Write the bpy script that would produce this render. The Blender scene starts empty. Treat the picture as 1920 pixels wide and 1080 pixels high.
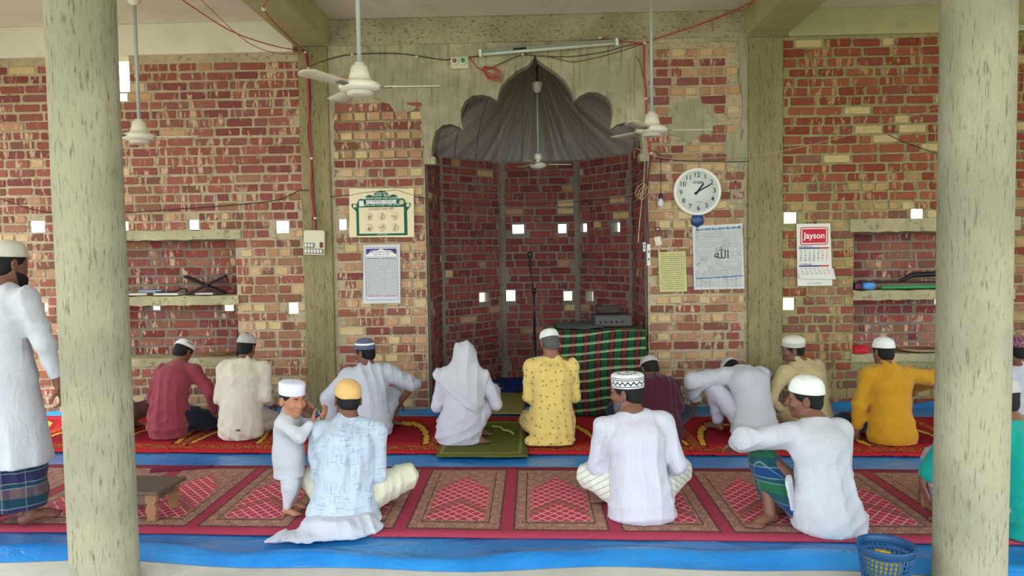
import bpy, bmesh, math, random
import numpy as np
from mathutils import Vector, Matrix, Euler
from mathutils.geometry import tessellate_polygon
S = bpy.context.scene
C = S.collection
rnd = random.Random(7)
PI = math.pi
# ------------------------------------------------------------------ camera
F_PX, EYE = 1400.0, 1.5
YAW, PITCH, ROLL = math.radians(1.6), math.radians(2.94), math.radians(0.85)
_r0 = Vector((math.cos(YAW), math.sin(YAW), 0)); _f0 = Vector((-math.sin(YAW), math.cos(YAW), 0)); _z = Vector((0, 0, 1))
FW = _f0*math.cos(PITCH) - _z*math.sin(PITCH); _u = _z*math.cos(PITCH) + _f0*math.sin(PITCH)
RT = _r0*math.cos(ROLL) - _u*math.sin(ROLL); UP = _u*math.cos(ROLL) + _r0*math.sin(ROLL)
cd = bpy.data.cameras.new('camera'); cd.sensor_width = 36; cd.lens = F_PX/1920*36; cd.clip_start = 0.05; cd.clip_end = 500
cam = bpy.data.objects.new('camera', cd); C.objects.link(cam)
m = Matrix.Identity(4)
for i in range(3):
    m[i][0] = RT[i]; m[i][1] = UP[i]; m[i][2] = -FW[i]
m[0][3], m[1][3], m[2][3] = 0, 0, EYE
cam.matrix_world = m
S.camera = cam
# ------------------------------------------------------------------ sky, sun, exposure
w = bpy.data.worlds.new('sky'); S.world = w; w.use_nodes = True
bg = w.node_tree.nodes['Background']; bg.inputs[0].default_value = (0.84, 0.93, 1.0, 1); bg.inputs[1].default_value = 2.1
sd = bpy.data.lights.new('sun', 'SUN'); sd.energy = 3.0; sd.angle = math.radians(8); sd.color = (1, .95, .86)
so = bpy.data.objects.new('sun', sd); C.objects.link(so)
so.rotation_euler = Vector((0.62, 0.25, -1.0)).to_track_quat('-Z', 'Y').to_euler()
S.view_settings.view_transform = 'Standard'; S.view_settings.look = 'None'
S.view_settings.exposure = 1.14; S.view_settings.gamma = 1; S.view_settings.use_curve_mapping = False
S.cycles.max_bounces = 8; S.cycles.diffuse_bounces = 5; S.cycles.caustics_reflective = False; S.cycles.caustics_refractive = False
S.cycles.use_denoising = True
# ------------------------------------------------------------------ photograph pixel -> point in the room
def ray(px, py): return FW + RT*((px-960)/F_PX) - UP*((py-540)/F_PX)
def onY(px, py, Y):
    d = ray(px, py); t = Y/d.y
    return Vector((d.x*t, Y, EYE + d.z*t))
def onZ(px, py, z=0.0):
    d = ray(px, py); t = (z-EYE)/d.z
    return Vector((d.x*t, d.y*t, z))
YW = 6.95
def W(px, py, Y=None):
    p = onY(px, py, YW if Y is None else Y); return (p.x, p.z)
# ------------------------------------------------------------------ objects
def link(o, parent=None):
    C.objects.link(o)
    if parent is not None: o.parent = parent
    return o
def tag(o, label=None, cat=None, group=None, kind=None):
    if label: o['label'] = label
    if cat: o['category'] = cat
    if group: o['group'] = group
    if kind: o['kind'] = kind
    return o
def empty(name, loc=(0, 0, 0), rz=0, label=None, cat=None, group=None, parent=None):
    o = bpy.data.objects.new(name, None); link(o, parent); o.location = loc; o.rotation_euler = (0, 0, rz); o.empty_display_size = .05
    return tag(o, label, cat, group)
def mesh_obj(name, verts, faces, mat, parent=None, smooth=False):
    me = bpy.data.meshes.new(name); me.from_pydata([tuple(v) for v in verts], [], faces); me.update()
    if smooth: me.polygons.foreach_set('use_smooth', [True]*len(me.polygons))
    if mat: me.materials.append(mat)
    return link(bpy.data.objects.new(name, me), parent)
class MB:
    """collects shapes into one mesh"""
    def __init__(s): s.v = []; s.f = []; s.sm = []
    def add(s, v, f, smooth=False):
        o = len(s.v); s.v += [Vector(x) for x in v]; s.f += [tuple(i+o for i in q) for q in f]; s.sm += [smooth]*len(f); return s
    def box(s, x0, x1, y0, y1, z0, z1, M=None):
        v = [Vector((x, y, z)) for z in (z0, z1) for y in (y0, y1) for x in (x0, x1)]
        if M is not None: v = [M @ p for p in v]
        return s.add(v, [(0, 2, 3, 1), (4, 5, 7, 6), (0, 1, 5, 4), (2, 6, 7, 3), (0, 4, 6, 2), (1, 3, 7, 5)])
    def bbox(s, x0, x1, y0, y1, z0, z1, b=.004, M=None):   # chamfered box
        bm = bmesh.new(); bmesh.ops.create_cube(bm, size=1)
        for v in bm.verts: v.co = Vector(((x0+x1)/2+v.co.x*(x1-x0), (y0+y1)/2+v.co.y*(y1-y0), (z0+z1)/2+v.co.z*(z1-z0)))
        bmesh.ops.bevel(bm, geom=bm.edges[:], offset=b, segments=2, affect='EDGES', profile=.5)
        bm.verts.index_update()
        vs = [v.co.copy() if M is None else M @ v.co for v in bm.verts]; fs = [[v.index for v in f.verts] for f in bm.faces]; bm.free()
        return s.add(vs, fs)
    def tube(s, pts, r, n=8, caps=True):
        pts = [Vector(p) for p in pts]; rs = r if isinstance(r, (list, tuple)) else [r]*len(pts)
        v = []; f = []; k = len(pts); up = None
        for i, p in enumerate(pts):
            t = (pts[min(i+1, k-1)] - pts[max(i-1, 0)]).normalized()
            if up is None: up = Vector((0, 0, 1)) if abs(t.z) < .9 else Vector((1, 0, 0))
            a = t.cross(up).normalized(); b = a.cross(t).normalized(); up = b
            for j in range(n):
                q = 2*PI*j/n; v.append(p + (a*math.cos(q)+b*math.sin(q))*rs[i])
        for i in range(k-1):
            for j in range(n):
                f.append((i*n+j, i*n+(j+1) % n, (i+1)*n+(j+1) % n, (i+1)*n+j))
        if caps: f.append(tuple(range(n-1, -1, -1))); f.append(tuple((k-1)*n+j for j in range(n)))
        return s.add(v, f, True)
    def lathe(s, prof, n=24, M=None, sx=1, sy=1):
        v = []; f = []; k = len(prof)
        for r, z in prof:
            for j in range(n):
                a = 2*PI*j/n; p = Vector((r*math.cos(a)*sx, r*math.sin(a)*sy, z)); v.append(p if M is None else M @ p)
        for i in range(k-1):
            for j in range(n): f.append((i*n+j, i*n+(j+1) % n, (i+1)*n+(j+1) % n, (i+1)*n+j))
        f.append(tuple(range(n-1, -1, -1))); f.append(tuple((k-1)*n+j for j in range(n)))
        return s.add(v, f, True)
    def prism(s, poly, y0, y1, M=None):                     # polygon in x,z pushed along y
        n = len(poly); tri = tessellate_polygon([[Vector((a, b, 0)) for a, b in poly]])
        v = [Vector((a, y0, b)) for a, b in poly] + [Vector((a, y1, b)) for a, b in poly]
        ar = sum(poly[i][0]*poly[(i+1) % n][1]-poly[(i+1) % n][0]*poly[i][1] for i in range(n))
        f = []
        for t in tri:
            a, b, c = t; cr = (poly[b][0]-poly[a][0])*(poly[c][1]-poly[a][1])-(poly[b][1]-poly[a][1])*(poly[c][0]-poly[a][0])
            if cr < 0: a, c = c, a
            f.append((a, b, c)); f.append((c+n, b+n, a+n))
        for i in range(n):
            j = (i+1) % n; f.append((j, i, i+n, j+n) if ar > 0 else (i, j, j+n, i+n))
        if M is not None: v = [M @ p for p in v]
        return s.add(v, f)
    def cells(s, x0, x1, z0, z1, y0, y1, holes):            # slab with rectangular holes right through it
        xs = sorted({x0, x1, *[c for h in holes for c in h[:2] if x0 < c < x1]}); zs = sorted({z0, z1, *[c for h in holes for c in h[2:] if z0 < c < z1]})
        def solid(i, k):
            if not (0 <= i < len(xs)-1 and 0 <= k < len(zs)-1): return False
            cx = (xs[i]+xs[i+1])/2; cz = (zs[k]+zs[k+1])/2
            return not any(h[0] < cx < h[1] and h[2] < cz < h[3] for h in holes)
        for i in range(len(xs)-1):
            for k in range(len(zs)-1):
                if not solid(i, k): continue
                a, b, c, d = xs[i], xs[i+1], zs[k], zs[k+1]
                q = [((a, y0, c), (b, y0, c), (b, y0, d), (a, y0, d)), ((b, y1, c), (a, y1, c), (a, y1, d), (b, y1, d))]
                if not solid(i-1, k): q.append(((a, y1, c), (a, y0, c), (a, y0, d), (a, y1, d)))
                if not solid(i+1, k): q.append(((b, y0, c), (b, y1, c), (b, y1, d), (b, y0, d)))
                if not solid(i, k-1): q.append(((a, y1, c), (b, y1, c), (b, y0, c), (a, y0, c)))
                if not solid(i, k+1): q.append(((a, y0, d), (b, y0, d), (b, y1, d), (a, y1, d)))
                for f in q: s.add(f, [(0, 1, 2, 3)])
        return s
    def build(s, name, mat, parent=None, M=None):
        o = mesh_obj(name, s.v if M is None else [M @ p for p in s.v], s.f, mat, parent)
        if s.f: o.data.polygons.foreach_set('use_smooth', s.sm)
        return o
# ------------------------------------------------------------------ material helpers
class X:
    """a value in a shader tree, with arithmetic"""
    def __init__(s, nt, so): s.nt = nt; s.so = so
    def m(s, op, b=None, c=None):
        n = s.nt.nodes.new('ShaderNodeMath'); n.operation = op
        for i, q in enumerate((s, b, c)):
            if q is None: continue
            if isinstance(q, X): s.nt.links.new(q.so, n.inputs[i])
            else: n.inputs[i].default_value = q
        return X(s.nt, n.outputs[0])
    def __add__(s, b): return s.m('ADD', b)
    def __radd__(s, b): return s.m('ADD', b)
    def __sub__(s, b): return s.m('SUBTRACT', b)
    def __rsub__(s, b): return (s*-1.0)+b
    def __mul__(s, b): return s.m('MULTIPLY', b)
    def __rmul__(s, b): return s.m('MULTIPLY', b)
    def __truediv__(s, b): return s.m('DIVIDE', b)
    def __gt__(s, b): return s.m('GREATER_THAN', b)
    def __lt__(s, b): return s.m('LESS_THAN', b)
    def fr(s): return s.m('FRACT')
    def fl(s): return s.m('FLOOR')
    def ab(s): return s.m('ABSOLUTE')
    def sin(s): return s.m('SINE')
    def mx(s, b): return s.m('MAXIMUM', b)
    def mn(s, b): return s.m('MINIMUM', b)
    def band(s, a, b): return (s > a)*(s < b)
    def ramp(s, a, b):
        n = s.nt.nodes.new('ShaderNodeMapRange'); s.nt.links.new(s.so, n.inputs[0]); n.inputs[1].default_value = a; n.inputs[2].default_value = b
        n.interpolation_type = 'SMOOTHSTEP'; return X(s.nt, n.outputs[0])
class Mat:
    def __init__(s, name, rough=.8, spec=.3):
        s.m = bpy.data.materials.new(name); s.m.use_nodes = True; s.nt = s.m.node_tree; s.b = s.nt.nodes['Principled BSDF']
        s.b.inputs['Roughness'].default_value = rough; s.b.inputs['Specular IOR Level'].default_value = spec
    def node(s, t, **k):
        n = s.nt.nodes.new(t)
        for a, v in k.items(): setattr(n, a, v)
        return n
    def x(s, so): return X(s.nt, so)
    def coord(s, kind='Object'):
        n = s.node('ShaderNodeTexCoord'); return n.outputs[kind]
    def pos(s): return s.node('ShaderNodeNewGeometry').outputs['Position']
    def xyz(s, so):
        n = s.node('ShaderNodeSeparateXYZ'); s.nt.links.new(so, n.inputs[0]); return [X(s.nt, o) for o in n.outputs]
    def vec(s, *a):
        n = s.node('ShaderNodeCombineXYZ')
        for i, q in enumerate(a):
            if isinstance(q, X): s.nt.links.new(q.so, n.inputs[i])
            else: n.inputs[i].default_value = q
        return n.outputs[0]
    def scaled(s, so, v):
        n = s.node('ShaderNodeVectorMath', operation='MULTIPLY'); s.nt.links.new(so, n.inputs[0]); n.inputs[1].default_value = v; return n.outputs[0]
    def noise(s, so, scale, detail=4, rough=.55, dist=0):
        n = s.node('ShaderNodeTexNoise'); n.inputs['Scale'].default_value = scale; n.inputs['Detail'].default_value = detail
        n.inputs['Roughness'].default_value = rough; n.inputs['Distortion'].default_value = dist
        if so is not None: s.nt.links.new(so, n.inputs['Vector'])
        return X(s.nt, n.outputs[0])
    def voro(s, so, scale, feature='F1'):
        n = s.node('ShaderNodeTexVoronoi', feature=feature); n.inputs['Scale'].default_value = scale; s.nt.links.new(so, n.inputs['Vector']); return n
    def mix(s, f, a, b, mode='MIX'):
        n = s.node('ShaderNodeMix', data_type='RGBA', blend_type=mode)
        for i, q in ((0, f), (6, a), (7, b)):
            if isinstance(q, X): s.nt.links.new(q.so, n.inputs[i])
            elif hasattr(q, 'is_output') or isinstance(q, bpy.types.NodeSocket): s.nt.links.new(q, n.inputs[i])
            else: n.inputs[i].default_value = q if i == 0 else (*q[:3], 1)
        return n.outputs[2]
    def col(s, so):
        if isinstance(so, (tuple, list)): s.b.inputs['Base Color'].default_value = (*so[:3], 1)
        else: s.nt.links.new(so, s.b.inputs['Base Color'])
        return s
    def bump(s, h, dist=.01, strength=.6):
        n = s.node('ShaderNodeBump'); n.inputs['Distance'].default_value = dist; n.inputs['Strength'].default_value = strength
        s.nt.links.new(h.so, n.inputs['Height']); s.nt.links.new(n.outputs[0], s.b.inputs['Normal']); return s
    def rough(s, q): s.nt.links.new(q.so, s.b.inputs['Roughness']); return s
def srgb(r, g, b):
    f = lambda c: (c/255/12.92) if c/255 <= .04045 else ((c/255+.055)/1.055)**2.4
    return (f(r), f(g), f(b))
_pl = {}
def plain(name, c, rough=.6, spec=.3, noise=0, nscale=30, metal=0, bump=0):
    if name in _pl: return _pl[name]
    M = Mat(name, rough, spec); M.b.inputs['Metallic'].default_value = metal
    if noise or bump:
        n = M.noise(M.coord(), nscale)
        M.col(M.mix((n-.5)*noise*2+.5, tuple(q*.7 for q in c), tuple(min(1, q*1.25) for q in c)))
        if bump: M.bump(n, bump)
    else: M.col(c)
    _pl[name] = M.m; return M.m
# ================================================================== materials of the building
def concrete(name, c1, c2, dark, sc=(1, 1, 1), nscale=14, bump=.006, speck=.35, rough=.9):
    M = Mat(name, rough, .15); p = M.scaled(M.pos(), sc)
    a = M.noise(p, nscale, 6, .65); b = M.noise(M.pos(), 2.2, 3); c = M.noise(p, nscale*4.5, 5, .7)
    base = M.mix(b.ramp(.35, .65), c1, c2)
    base = M.mix(a.ramp(.52, .72)*speck*2, base, dark)
    base = M.mix((c.ramp(.58, .7))*speck, base, dark)
    M.col(base); M.bump(a*.6+c*.4, bump, .8); return M.m
M_col = concrete('weathered concrete of columns', srgb(172, 166, 140), srgb(154, 150, 126), srgb(98, 92, 70), (1, 1, .13), 100, .014, .46)
M_col_back = concrete('board marked concrete', srgb(160, 148, 108), srgb(144, 134, 96), srgb(80, 72, 48), (1, 1, .13), 90, .014, .55)
M_beam = concrete('rough beam concrete', srgb(190, 178, 150), srgb(162, 152, 128), srgb(92, 84, 68), (1, 1, 1.6), 34, .016, .58)
M_ceil = concrete('ceiling plaster', srgb(226, 218, 204), srgb(218, 212, 194), srgb(160, 150, 120), (1, 1, 1), 3, .003, .12)
M_beamside = concrete('painted beam plaster', srgb(180, 176, 132), srgb(168, 166, 124), srgb(134, 130, 96), (1, 1, 1), 4, .003, .14)
M_lintel = concrete('lintel concrete', srgb(186, 176, 138), srgb(166, 158, 124), srgb(104, 98, 76), (1, 1, 1), 18, .012, .4)
M_floor = concrete('cement floor', srgb(206, 202, 192), srgb(190, 186, 176), srgb(150, 146, 136), (1, 1, 1), 5, .003, .15)
M_mortar = concrete('mortar', srgb(206, 188, 156), srgb(190, 174, 144), srgb(96, 84, 66), (1, 1, 1), 30, .03, .42)
M_mortar_right = concrete('green lit mortar', srgb(176, 168, 120), srgb(160, 156, 114), srgb(84, 80, 54), (1, 1, 1), 30, .03, .45)  # right bay mortar: greenish tint is partly the light there, put into the colour
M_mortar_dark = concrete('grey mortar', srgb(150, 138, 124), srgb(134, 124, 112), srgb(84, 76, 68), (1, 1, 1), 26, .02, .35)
def plaster_mat():
    M = Mat('trowelled plaster', .9, .15); x, y, z = M.xyz(M.pos())
    u = x-.04; v = z-2.45
    at = X(M.nt, M.node('ShaderNodeMath', operation='ARCTAN2').outputs[0]); M.nt.links.new(u.so, at.so.node.inputs[0]); M.nt.links.new(v.so, at.so.node.inputs[1])
    s1 = M.noise(M.vec(x*34.0, y, z*2.2), 1, 5, .6); s2 = M.noise(M.vec(at*9.0, (u*u+v*v)*2.6, M.noise(M.pos(), 3, 2)*3.0), 1, 5, .65); b = M.noise(M.pos(), 2.4, 4)
    c = M.mix(b.ramp(.3, .6), srgb(188, 180, 148), srgb(160, 154, 128))
    c = M.mix(s1.ramp(.50, .68)*.62, c, srgb(114, 104, 84)); c = M.mix(s2.ramp(.5, .66)*.22, c, srgb(204, 196, 164)); c = M.mix(M.noise(M.pos(), 6, 5, .7, 1.0).ramp(.55, .7)*.45, c, srgb(128, 120, 98))
    c = M.mix(M.noise(M.pos(), 60, 4, .7).ramp(.6, .7)*.3, c, srgb(120, 112, 90))
    M.col(c); M.bump(s1*.5+s2*.5, .012, .7); return M.m
M_plaster = plaster_mat()
def dome_mat():
    M = Mat('board formed dark concrete', .95, .1); x, y, z = M.xyz(M.pos())
    u = x-.045; v = z-3.5
    at = X(M.nt, M.node('ShaderNodeMath', operation='ARCTAN2').outputs[0]); M.nt.links.new(u.so, at.so.node.inputs[0]); M.nt.links.new(v.so, at.so.node.inputs[1])
    s = M.noise(M.vec(at*30.0, z*1.5, 0.0), 1, 4, .6); k = M.noise(M.vec(at*5.0, 0.0, 0.0), 2, 1)
    c = M.mix(k.ramp(.35, .65), srgb(152, 142, 136), srgb(184, 174, 168)); c = M.mix(s.ramp(.45, .7)*.6, c, srgb(108, 101, 97))
    c = M.mix(M.noise(M.pos(), 40, 4, .7).ramp(.6, .72)*.6, c, srgb(74, 70, 66)); M.col(c); M.bump(s, .02, .7); return M.m
M_dome = dome_mat()
def brick_mat(name, attr, smear=1.0, pale=(222, 196, 160), dark=(84, 66, 54)):
    M = Mat(name, .92, .15)
    if attr: n = M.node('ShaderNodeVertexColor', layer_name='Col'); base = n.outputs[0]
    else: base = M.node('ShaderNodeObjectInfo').outputs['Color']
    e = X(M.nt, M.node('ShaderNodeAttribute', attribute_name='edge').outputs['Fac'])
    p = M.pos(); f = M.noise(p, 70, 5, .7); f2 = M.noise(p, 15, 3)
    c = M.mix(f, M.mix(1.0, base, (.72, .68, .66), 'MULTIPLY'), M.mix(1.0, base, (1.25, 1.22, 1.2), 'MULTIPLY'))
    s = M.noise(M.scaled(p, (24, 24, 5)), 1, 3, .6, .5); g = M.noise(p, 3.4, 3)
    sm = s.ramp(.555, .60)*g.ramp(.38, .52); ed = (e+(f2-.5)*1.5+(f-.5)*.7).ramp(.36, .62)
    c = M.mix(sm.mx(ed)*(.82*smear), c, M.mix(f, srgb(*[q*.86 for q in pale]), srgb(*pale)))
    c = M.mix(M.noise(p, 24, 4, .7).ramp(.62, .72)*.4, c, srgb(*dark))
    M.col(c); M.bump(f*.6+s*.4, .012, .8); return M.m
BR, BRS = brick_mat('fired brick', False), brick_mat('fired brick of joined pieces', True)
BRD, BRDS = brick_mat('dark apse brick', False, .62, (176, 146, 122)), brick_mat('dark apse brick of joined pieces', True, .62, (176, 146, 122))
BRR, BRRS = brick_mat('green lit brick', False, .8, (198, 178, 124), (70, 66, 44)), brick_mat('green lit brick of joined pieces', True, .8, (198, 178, 124), (70, 66, 44))  # right bay bricks: olive smears and spots partly carry that side's green light
# ------------------------------------------------------------------ bricks, one object each
def brick_variants(n=10):
    out = []
    for k in range(n):
        r = random.Random(100+k); j = lambda a: r.uniform(-a, a); rd = lambda: r.uniform(.05, .2)
        def ring(mx, mz, y, jy, jj):
            c = [(rd()*.28, rd()) for _ in range(4)]; X_, Z_ = .5-mx, .5-mz
            q = [(-X_, -Z_+c[0][1]), (-X_+c[0][0], -Z_), (X_-c[1][0], -Z_), (X_, -Z_+c[1][1]), (X_, Z_-c[2][1]), (X_-c[2][0], Z_), (-X_+c[3][0], Z_), (-X_, Z_-c[3][1])]
            return [(a+j(jj*.4), y+j(jy), b+j(jj)) for a, b in q]
        fr = ring(.022, .075, -.5, .10, .035); mid = ring(.0, .0, -.22, .05, .012); bk = [(a*1.0, .5, b) for a, _, b in mid]
        v = fr+mid+bk; f = [tuple(range(8))]
        for o in (0, 8):
            for i in range(8): q = (i+1) % 8; f.append((o+q, o+i, o+8+i, o+8+q))
        out.append((v, f))
    return out
BV = brick_variants(); BME = {}
def edge_attr(me, n):
    at = me.attributes.new('edge', 'FLOAT', 'POINT'); at.data.foreach_set('value', ([0.0]*8+[1.0]*16)*(n//24))
def brick_mesh(k, mat):
    if (k, mat.name) not in BME:
        me = bpy.data.meshes.new('brick'); me.from_pydata(BV[k][0], [], BV[k][1]); me.materials.append(mat); edge_attr(me, len(BV[k][0])); BME[k, mat.name] = me
    return BME[k, mat.name]
CH = .0865
def courses(u0, u1, z0, z1, style, r, excl=(), keep=None):
    """rows of bricks: 'run' running bond, 'eng' rows of long bricks between rows of short ends, 'mix' both in a row"""
    out = []; k = 0; z = z0
    while z+CH*.7 < z1:
        h = .072+r.uniform(-.005, .004); st = style(z) if callable(style) else style
        hd = (st == 'eng' and k % 2 == 1); u = u0 - (r.uniform(0, .25) if st != 'eng' else (.06 if hd else r.uniform(0, .06)))
        while u < u1-.03:
            L = (.112 if hd else .238)+r.uniform(-.012, .012)
            if st == 'mix' and r.random() < .38: L = .112+r.uniform(-.03, .015)
            if st == 'run' and r.random() < .14: L = .115+r.uniform(-.02, .02)
            a, b = max(u, u0), min(u+L, u1); u += L+.013+r.uniform(-.002, .008)
            iv = [(a, b)]
            for e in excl:
                if min(z+h, e[3])-max(z, e[2]) > .25*h:
                    iv = [q for s in iv for q in ((s[0], min(s[1], e[0])), (max(s[0], e[1]), s[1])) if q[1]-q[0] > 0]
            for a, b in iv:
                if b-a > .045 and (keep is None or keep((a+b)/2, z+h/2)): out.append(((a+b)/2, z+h/2+r.uniform(-.004, .004), b-a-.006, h, hd or L < .16))
        z += CH; k += 1
    return out
def lay(parent, M, rows, colf, r, mats=(BR, BRS), limit=300, out=.009):
    """M places the wall's own frame (u along, y into the wall, z up)"""
    P0 = Vector((0, 0, EYE)); items = []
    for u, z, L, h, hd in rows: items.append(((M @ Vector((u, 0, z))-P0).length, u, z, L, h, hd))
    items.sort(key=lambda q: q[0]); rest = MB(); rc = []
    for i, (d, u, z, L, h, hd) in enumerate(items):
        c = colf(u, z, hd, r); k = r.randrange(10); o = out+r.uniform(-.004, .007)
        T = M @ Matrix.Translation((u, .02-o, z)) @ Matrix.Rotation(r.uniform(-.012, .012), 4, 'Y') @ Matrix.Diagonal((L, .04, h, 1))
        if i < limit:
            b = bpy.data.objects.new('brick', brick_mesh(k, mats[0])); link(b, parent); b.matrix_local = T; b.color = (*c, 1)
        else:
            rest.add([T @ Vector(v) for v in BV[k][0]], BV[k][1]); rc += [c]*len(BV[k][1])
    if rest.f:
        o = rest.build('brick_courses', mats[1], parent); tag(o, kind='stuff'); paint(o, rc); edge_attr(o.data, len(rest.v))
def paint(o, facecols):
    me = o.data; at = me.color_attributes.new('Col', 'FLOAT_COLOR', 'CORNER'); a = []
    for p, c in zip(me.polygons, facecols): a += [*c, 1]*p.loop_total
    at.data.foreach_set('color', a)
RED = [srgb(146, 86, 80), srgb(158, 96, 86), srgb(132, 76, 72), srgb(150, 88, 76), srgb(142, 92, 86)]
TAN = [srgb(206, 176, 130), srgb(196, 158, 118), srgb(184, 142, 112), srgb(212, 188, 140), srgb(176, 140, 104)]
BRN = [srgb(140, 100, 80), srgb(156, 116, 92), srgb(128, 88, 74), srgb(150, 98, 80)]
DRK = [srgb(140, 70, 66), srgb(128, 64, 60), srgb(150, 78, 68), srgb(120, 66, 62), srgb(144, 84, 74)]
def col_side(u, z, hd, r):
    q = 1/(1+math.exp(-(z-(2.05+.15*math.sin(u*3)))*7))
    if r.random() < q: return r.choice(RED) if r.random() < .93 else r.choice(TAN)
    return r.choice(TAN) if (hd and r.random() < .5) else r.choice(BRN + [RED[1]])
ORG = [srgb(148, 82, 62), srgb(136, 70, 54), srgb(156, 90, 66), srgb(142, 78, 64)]
def col_right(u, z, hd, r):  # right bay brick colours, with that side's light partly mixed in
    q = 1/(1+math.exp(-(z-(2.05+.15*math.sin(u*3)))*7))
    if r.random() < q: return r.choice(ORG) if r.random() < .92 else srgb(206, 186, 136)
    return r.choice([srgb(180, 154, 104), srgb(168, 142, 98)]) if (hd and r.random() < .5) else r.choice(ORG+BRN+BRN)
def col_mid(u, z, hd, r):
    if hd: return r.choice(TAN) if r.random() < .78 else r.choice(RED+BRN)
    return r.choice(RED) if (z > 1.9 and r.random() < .8) else r.choice(BRN+BRN+RED+TAN[2:])
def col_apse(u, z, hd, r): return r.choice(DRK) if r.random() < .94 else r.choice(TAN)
def col_niche(u, z, hd, r): return r.choice(RED+DRK+BRN)
# ------------------------------------------------------------------ floor, ceiling, beams
def slab_obj(name, x0, x1, y0, y1, z0, z1, mat, b=.0):
    m = MB(); m.bbox(x0, x1, y0, y1, z0, z1, b) if b else m.box(x0, x1, y0, y1, z0, z1); return tag(m.build(name, mat), kind='structure')
XL, XR, ZS, ZB = -5.7, 5.9, 3.635, 3.395
CL0, CL1, CR0, CR1 = -2.138, -1.862, 1.98, 2.296
slab_obj('floor', XL-.25, XR+.25, .9, 7.25, -.25, 0, M_floor)
M_ground = concrete('grassy ground outside', srgb(120, 124, 96), srgb(140, 138, 112), srgb(90, 94, 70), (1, 1, 1), 3, .01, .3)
slab_obj('ground', -60, 60, -60, 70, -.5, -.3, M_ground)
slab_obj('ceiling', XL-.25, XR+.25, -.4, 7.25, ZS, ZS+.14, M_ceil)
slab_obj('trim_1', XL, CL0-.04, YW-.035, YW+.2, 3.352, ZS, M_ceil, .006)
slab_obj('trim_2', CL0-.04, CR1+.04, YW-.03, YW+.2, ZB, ZS, M_beam, .012)
slab_obj('trim_3', CR1+.04, XR, YW-.035, YW+.2, 3.39, ZS, M_beamside, .006)
slab_obj('trim_4', CL0-.03, CL1+.03, -.4, YW-.03, 3.40, ZS, M_beamside, .012)
slab_obj('trim_5', CR0-.03, CR1+.03, -.4, YW-.03, 3.40, ZS, M_beamside, .012)
# ------------------------------------------------------------------ the two columns set in the back wall
for x0, x1, n in ((CL0, CL1, 'trim_6'), (CR0, CR1, 'trim_7')):
    m = MB(); k = 4; ww = (x1-x0)
    m.bbox(x0, x1, YW-.035, YW+.2, 0, ZB, .012)
    for i in range(1, 3): m.box(x0+ww*i/3-.004, x0+ww*i/3+.004, YW-.0385, YW-.03, 0, ZB-.02)    # board marks standing proud
    tag(m.build(n, M_col_back), kind='structure')
# ------------------------------------------------------------------ side walls with openings for the daylight
def side_wall(name, x0, x1, holes):
    R = Matrix.Rotation(PI/2, 4, 'Z'); m = MB(); m.cells(1.0, YW+.25, 0, ZS, -x1, -x0, holes)
    return tag(m.build(name, M_mortar, M=R), kind='structure')
side_wall('wall_left', XL-.25, XL, [(1.3, 3.9, .0, 3.2), (4.2, 6.8, .0, 3.1)])
side_wall('wall_right', XR, XR+.25, [(1.3, 3.4, .0, 2.7), (4.6, 6.2, .7, 2.3)])
# ------------------------------------------------------------------ back wall, left and right bays
def pxhole(x0, y0, x1, y1, Y=None):
    a, b = W(x0, y1, Y), W(x1, y0, Y); return (a[0], b[0], a[1], b[1])
NL = (-4.30, -2.785, .52, 1.64); NR = (2.949, 4.38, .49, 1.615)
HL = [pxhole(*q) for q in ((53, 414, 83, 436), (226, 415, 240, 434), (352, 412, 372, 433), (516, 414, 541, 437), (539, 567, 559, 589), (78, 568, 89, 585), (190, 104, 241, 173), (214, 173, 238, 190))]
HLn = [pxhole(*q, YW+.28) for q in ((283, 571, 300, 582), (418, 571, 438, 584))]
HR = [pxhole(*q) for q in ((1470, 398, 1496, 419), (1708, 391, 1735, 413), (1468, 558, 1492, 582))]
HRn = [pxhole(1752, 556, 1764, 571, YW+.28)]
def flare(h, d=.15): return (h[0]-d, h[1]+d, h[2]-d*.5, h[3]+d*.7)      # the gaps widen towards the outside
def pad(h, d=.012): return (h[0]-d, h[1]+d, h[2]-d, h[3]+d)
I4 = Matrix.Identity(4)
def bay(name, x0, x1, ztop, holes, niche, seed, lint, mo, bm_, cf):
    r = random.Random(seed); wall = empty(name); tag(wall, kind='structure')
    m = MB(); m.cells(x0, x1, 0, ztop, 0, .05, holes+[niche]); m.cells(x0, x1, 0, ztop, .05, .22, [flare(h) for h in holes]+[niche]); m.build('mortar_bed', mo, wall, Matrix.Translation((0, YW, 0)))
    ex = [pad(h) for h in holes]+[niche, lint, (niche[0]-.02, niche[1]+.03, niche[2]-.10, niche[2])]
    rows = courses(x0, x1, .0, ztop-.01, lambda z: 'run' if z > 2.02 else 'eng', r, ex)
    lay(wall, Matrix.Translation((0, YW, 0)), rows, cf, r, bm_); return wall
wl = bay('wall_back_left', XL, CL0, 3.352, HL, NL, 1, (NL[0]-.04, NL[1]+.06, 1.64, 1.725), M_mortar, (BR, BRS), col_side)
wr = bay('wall_back_right', CR1, XR, 3.39, HR, NR, 2, (NR[0]-.06, NR[1]+.10, 1.615, 1.735), M_mortar_right, (BRR, BRRS), col_right)
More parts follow.
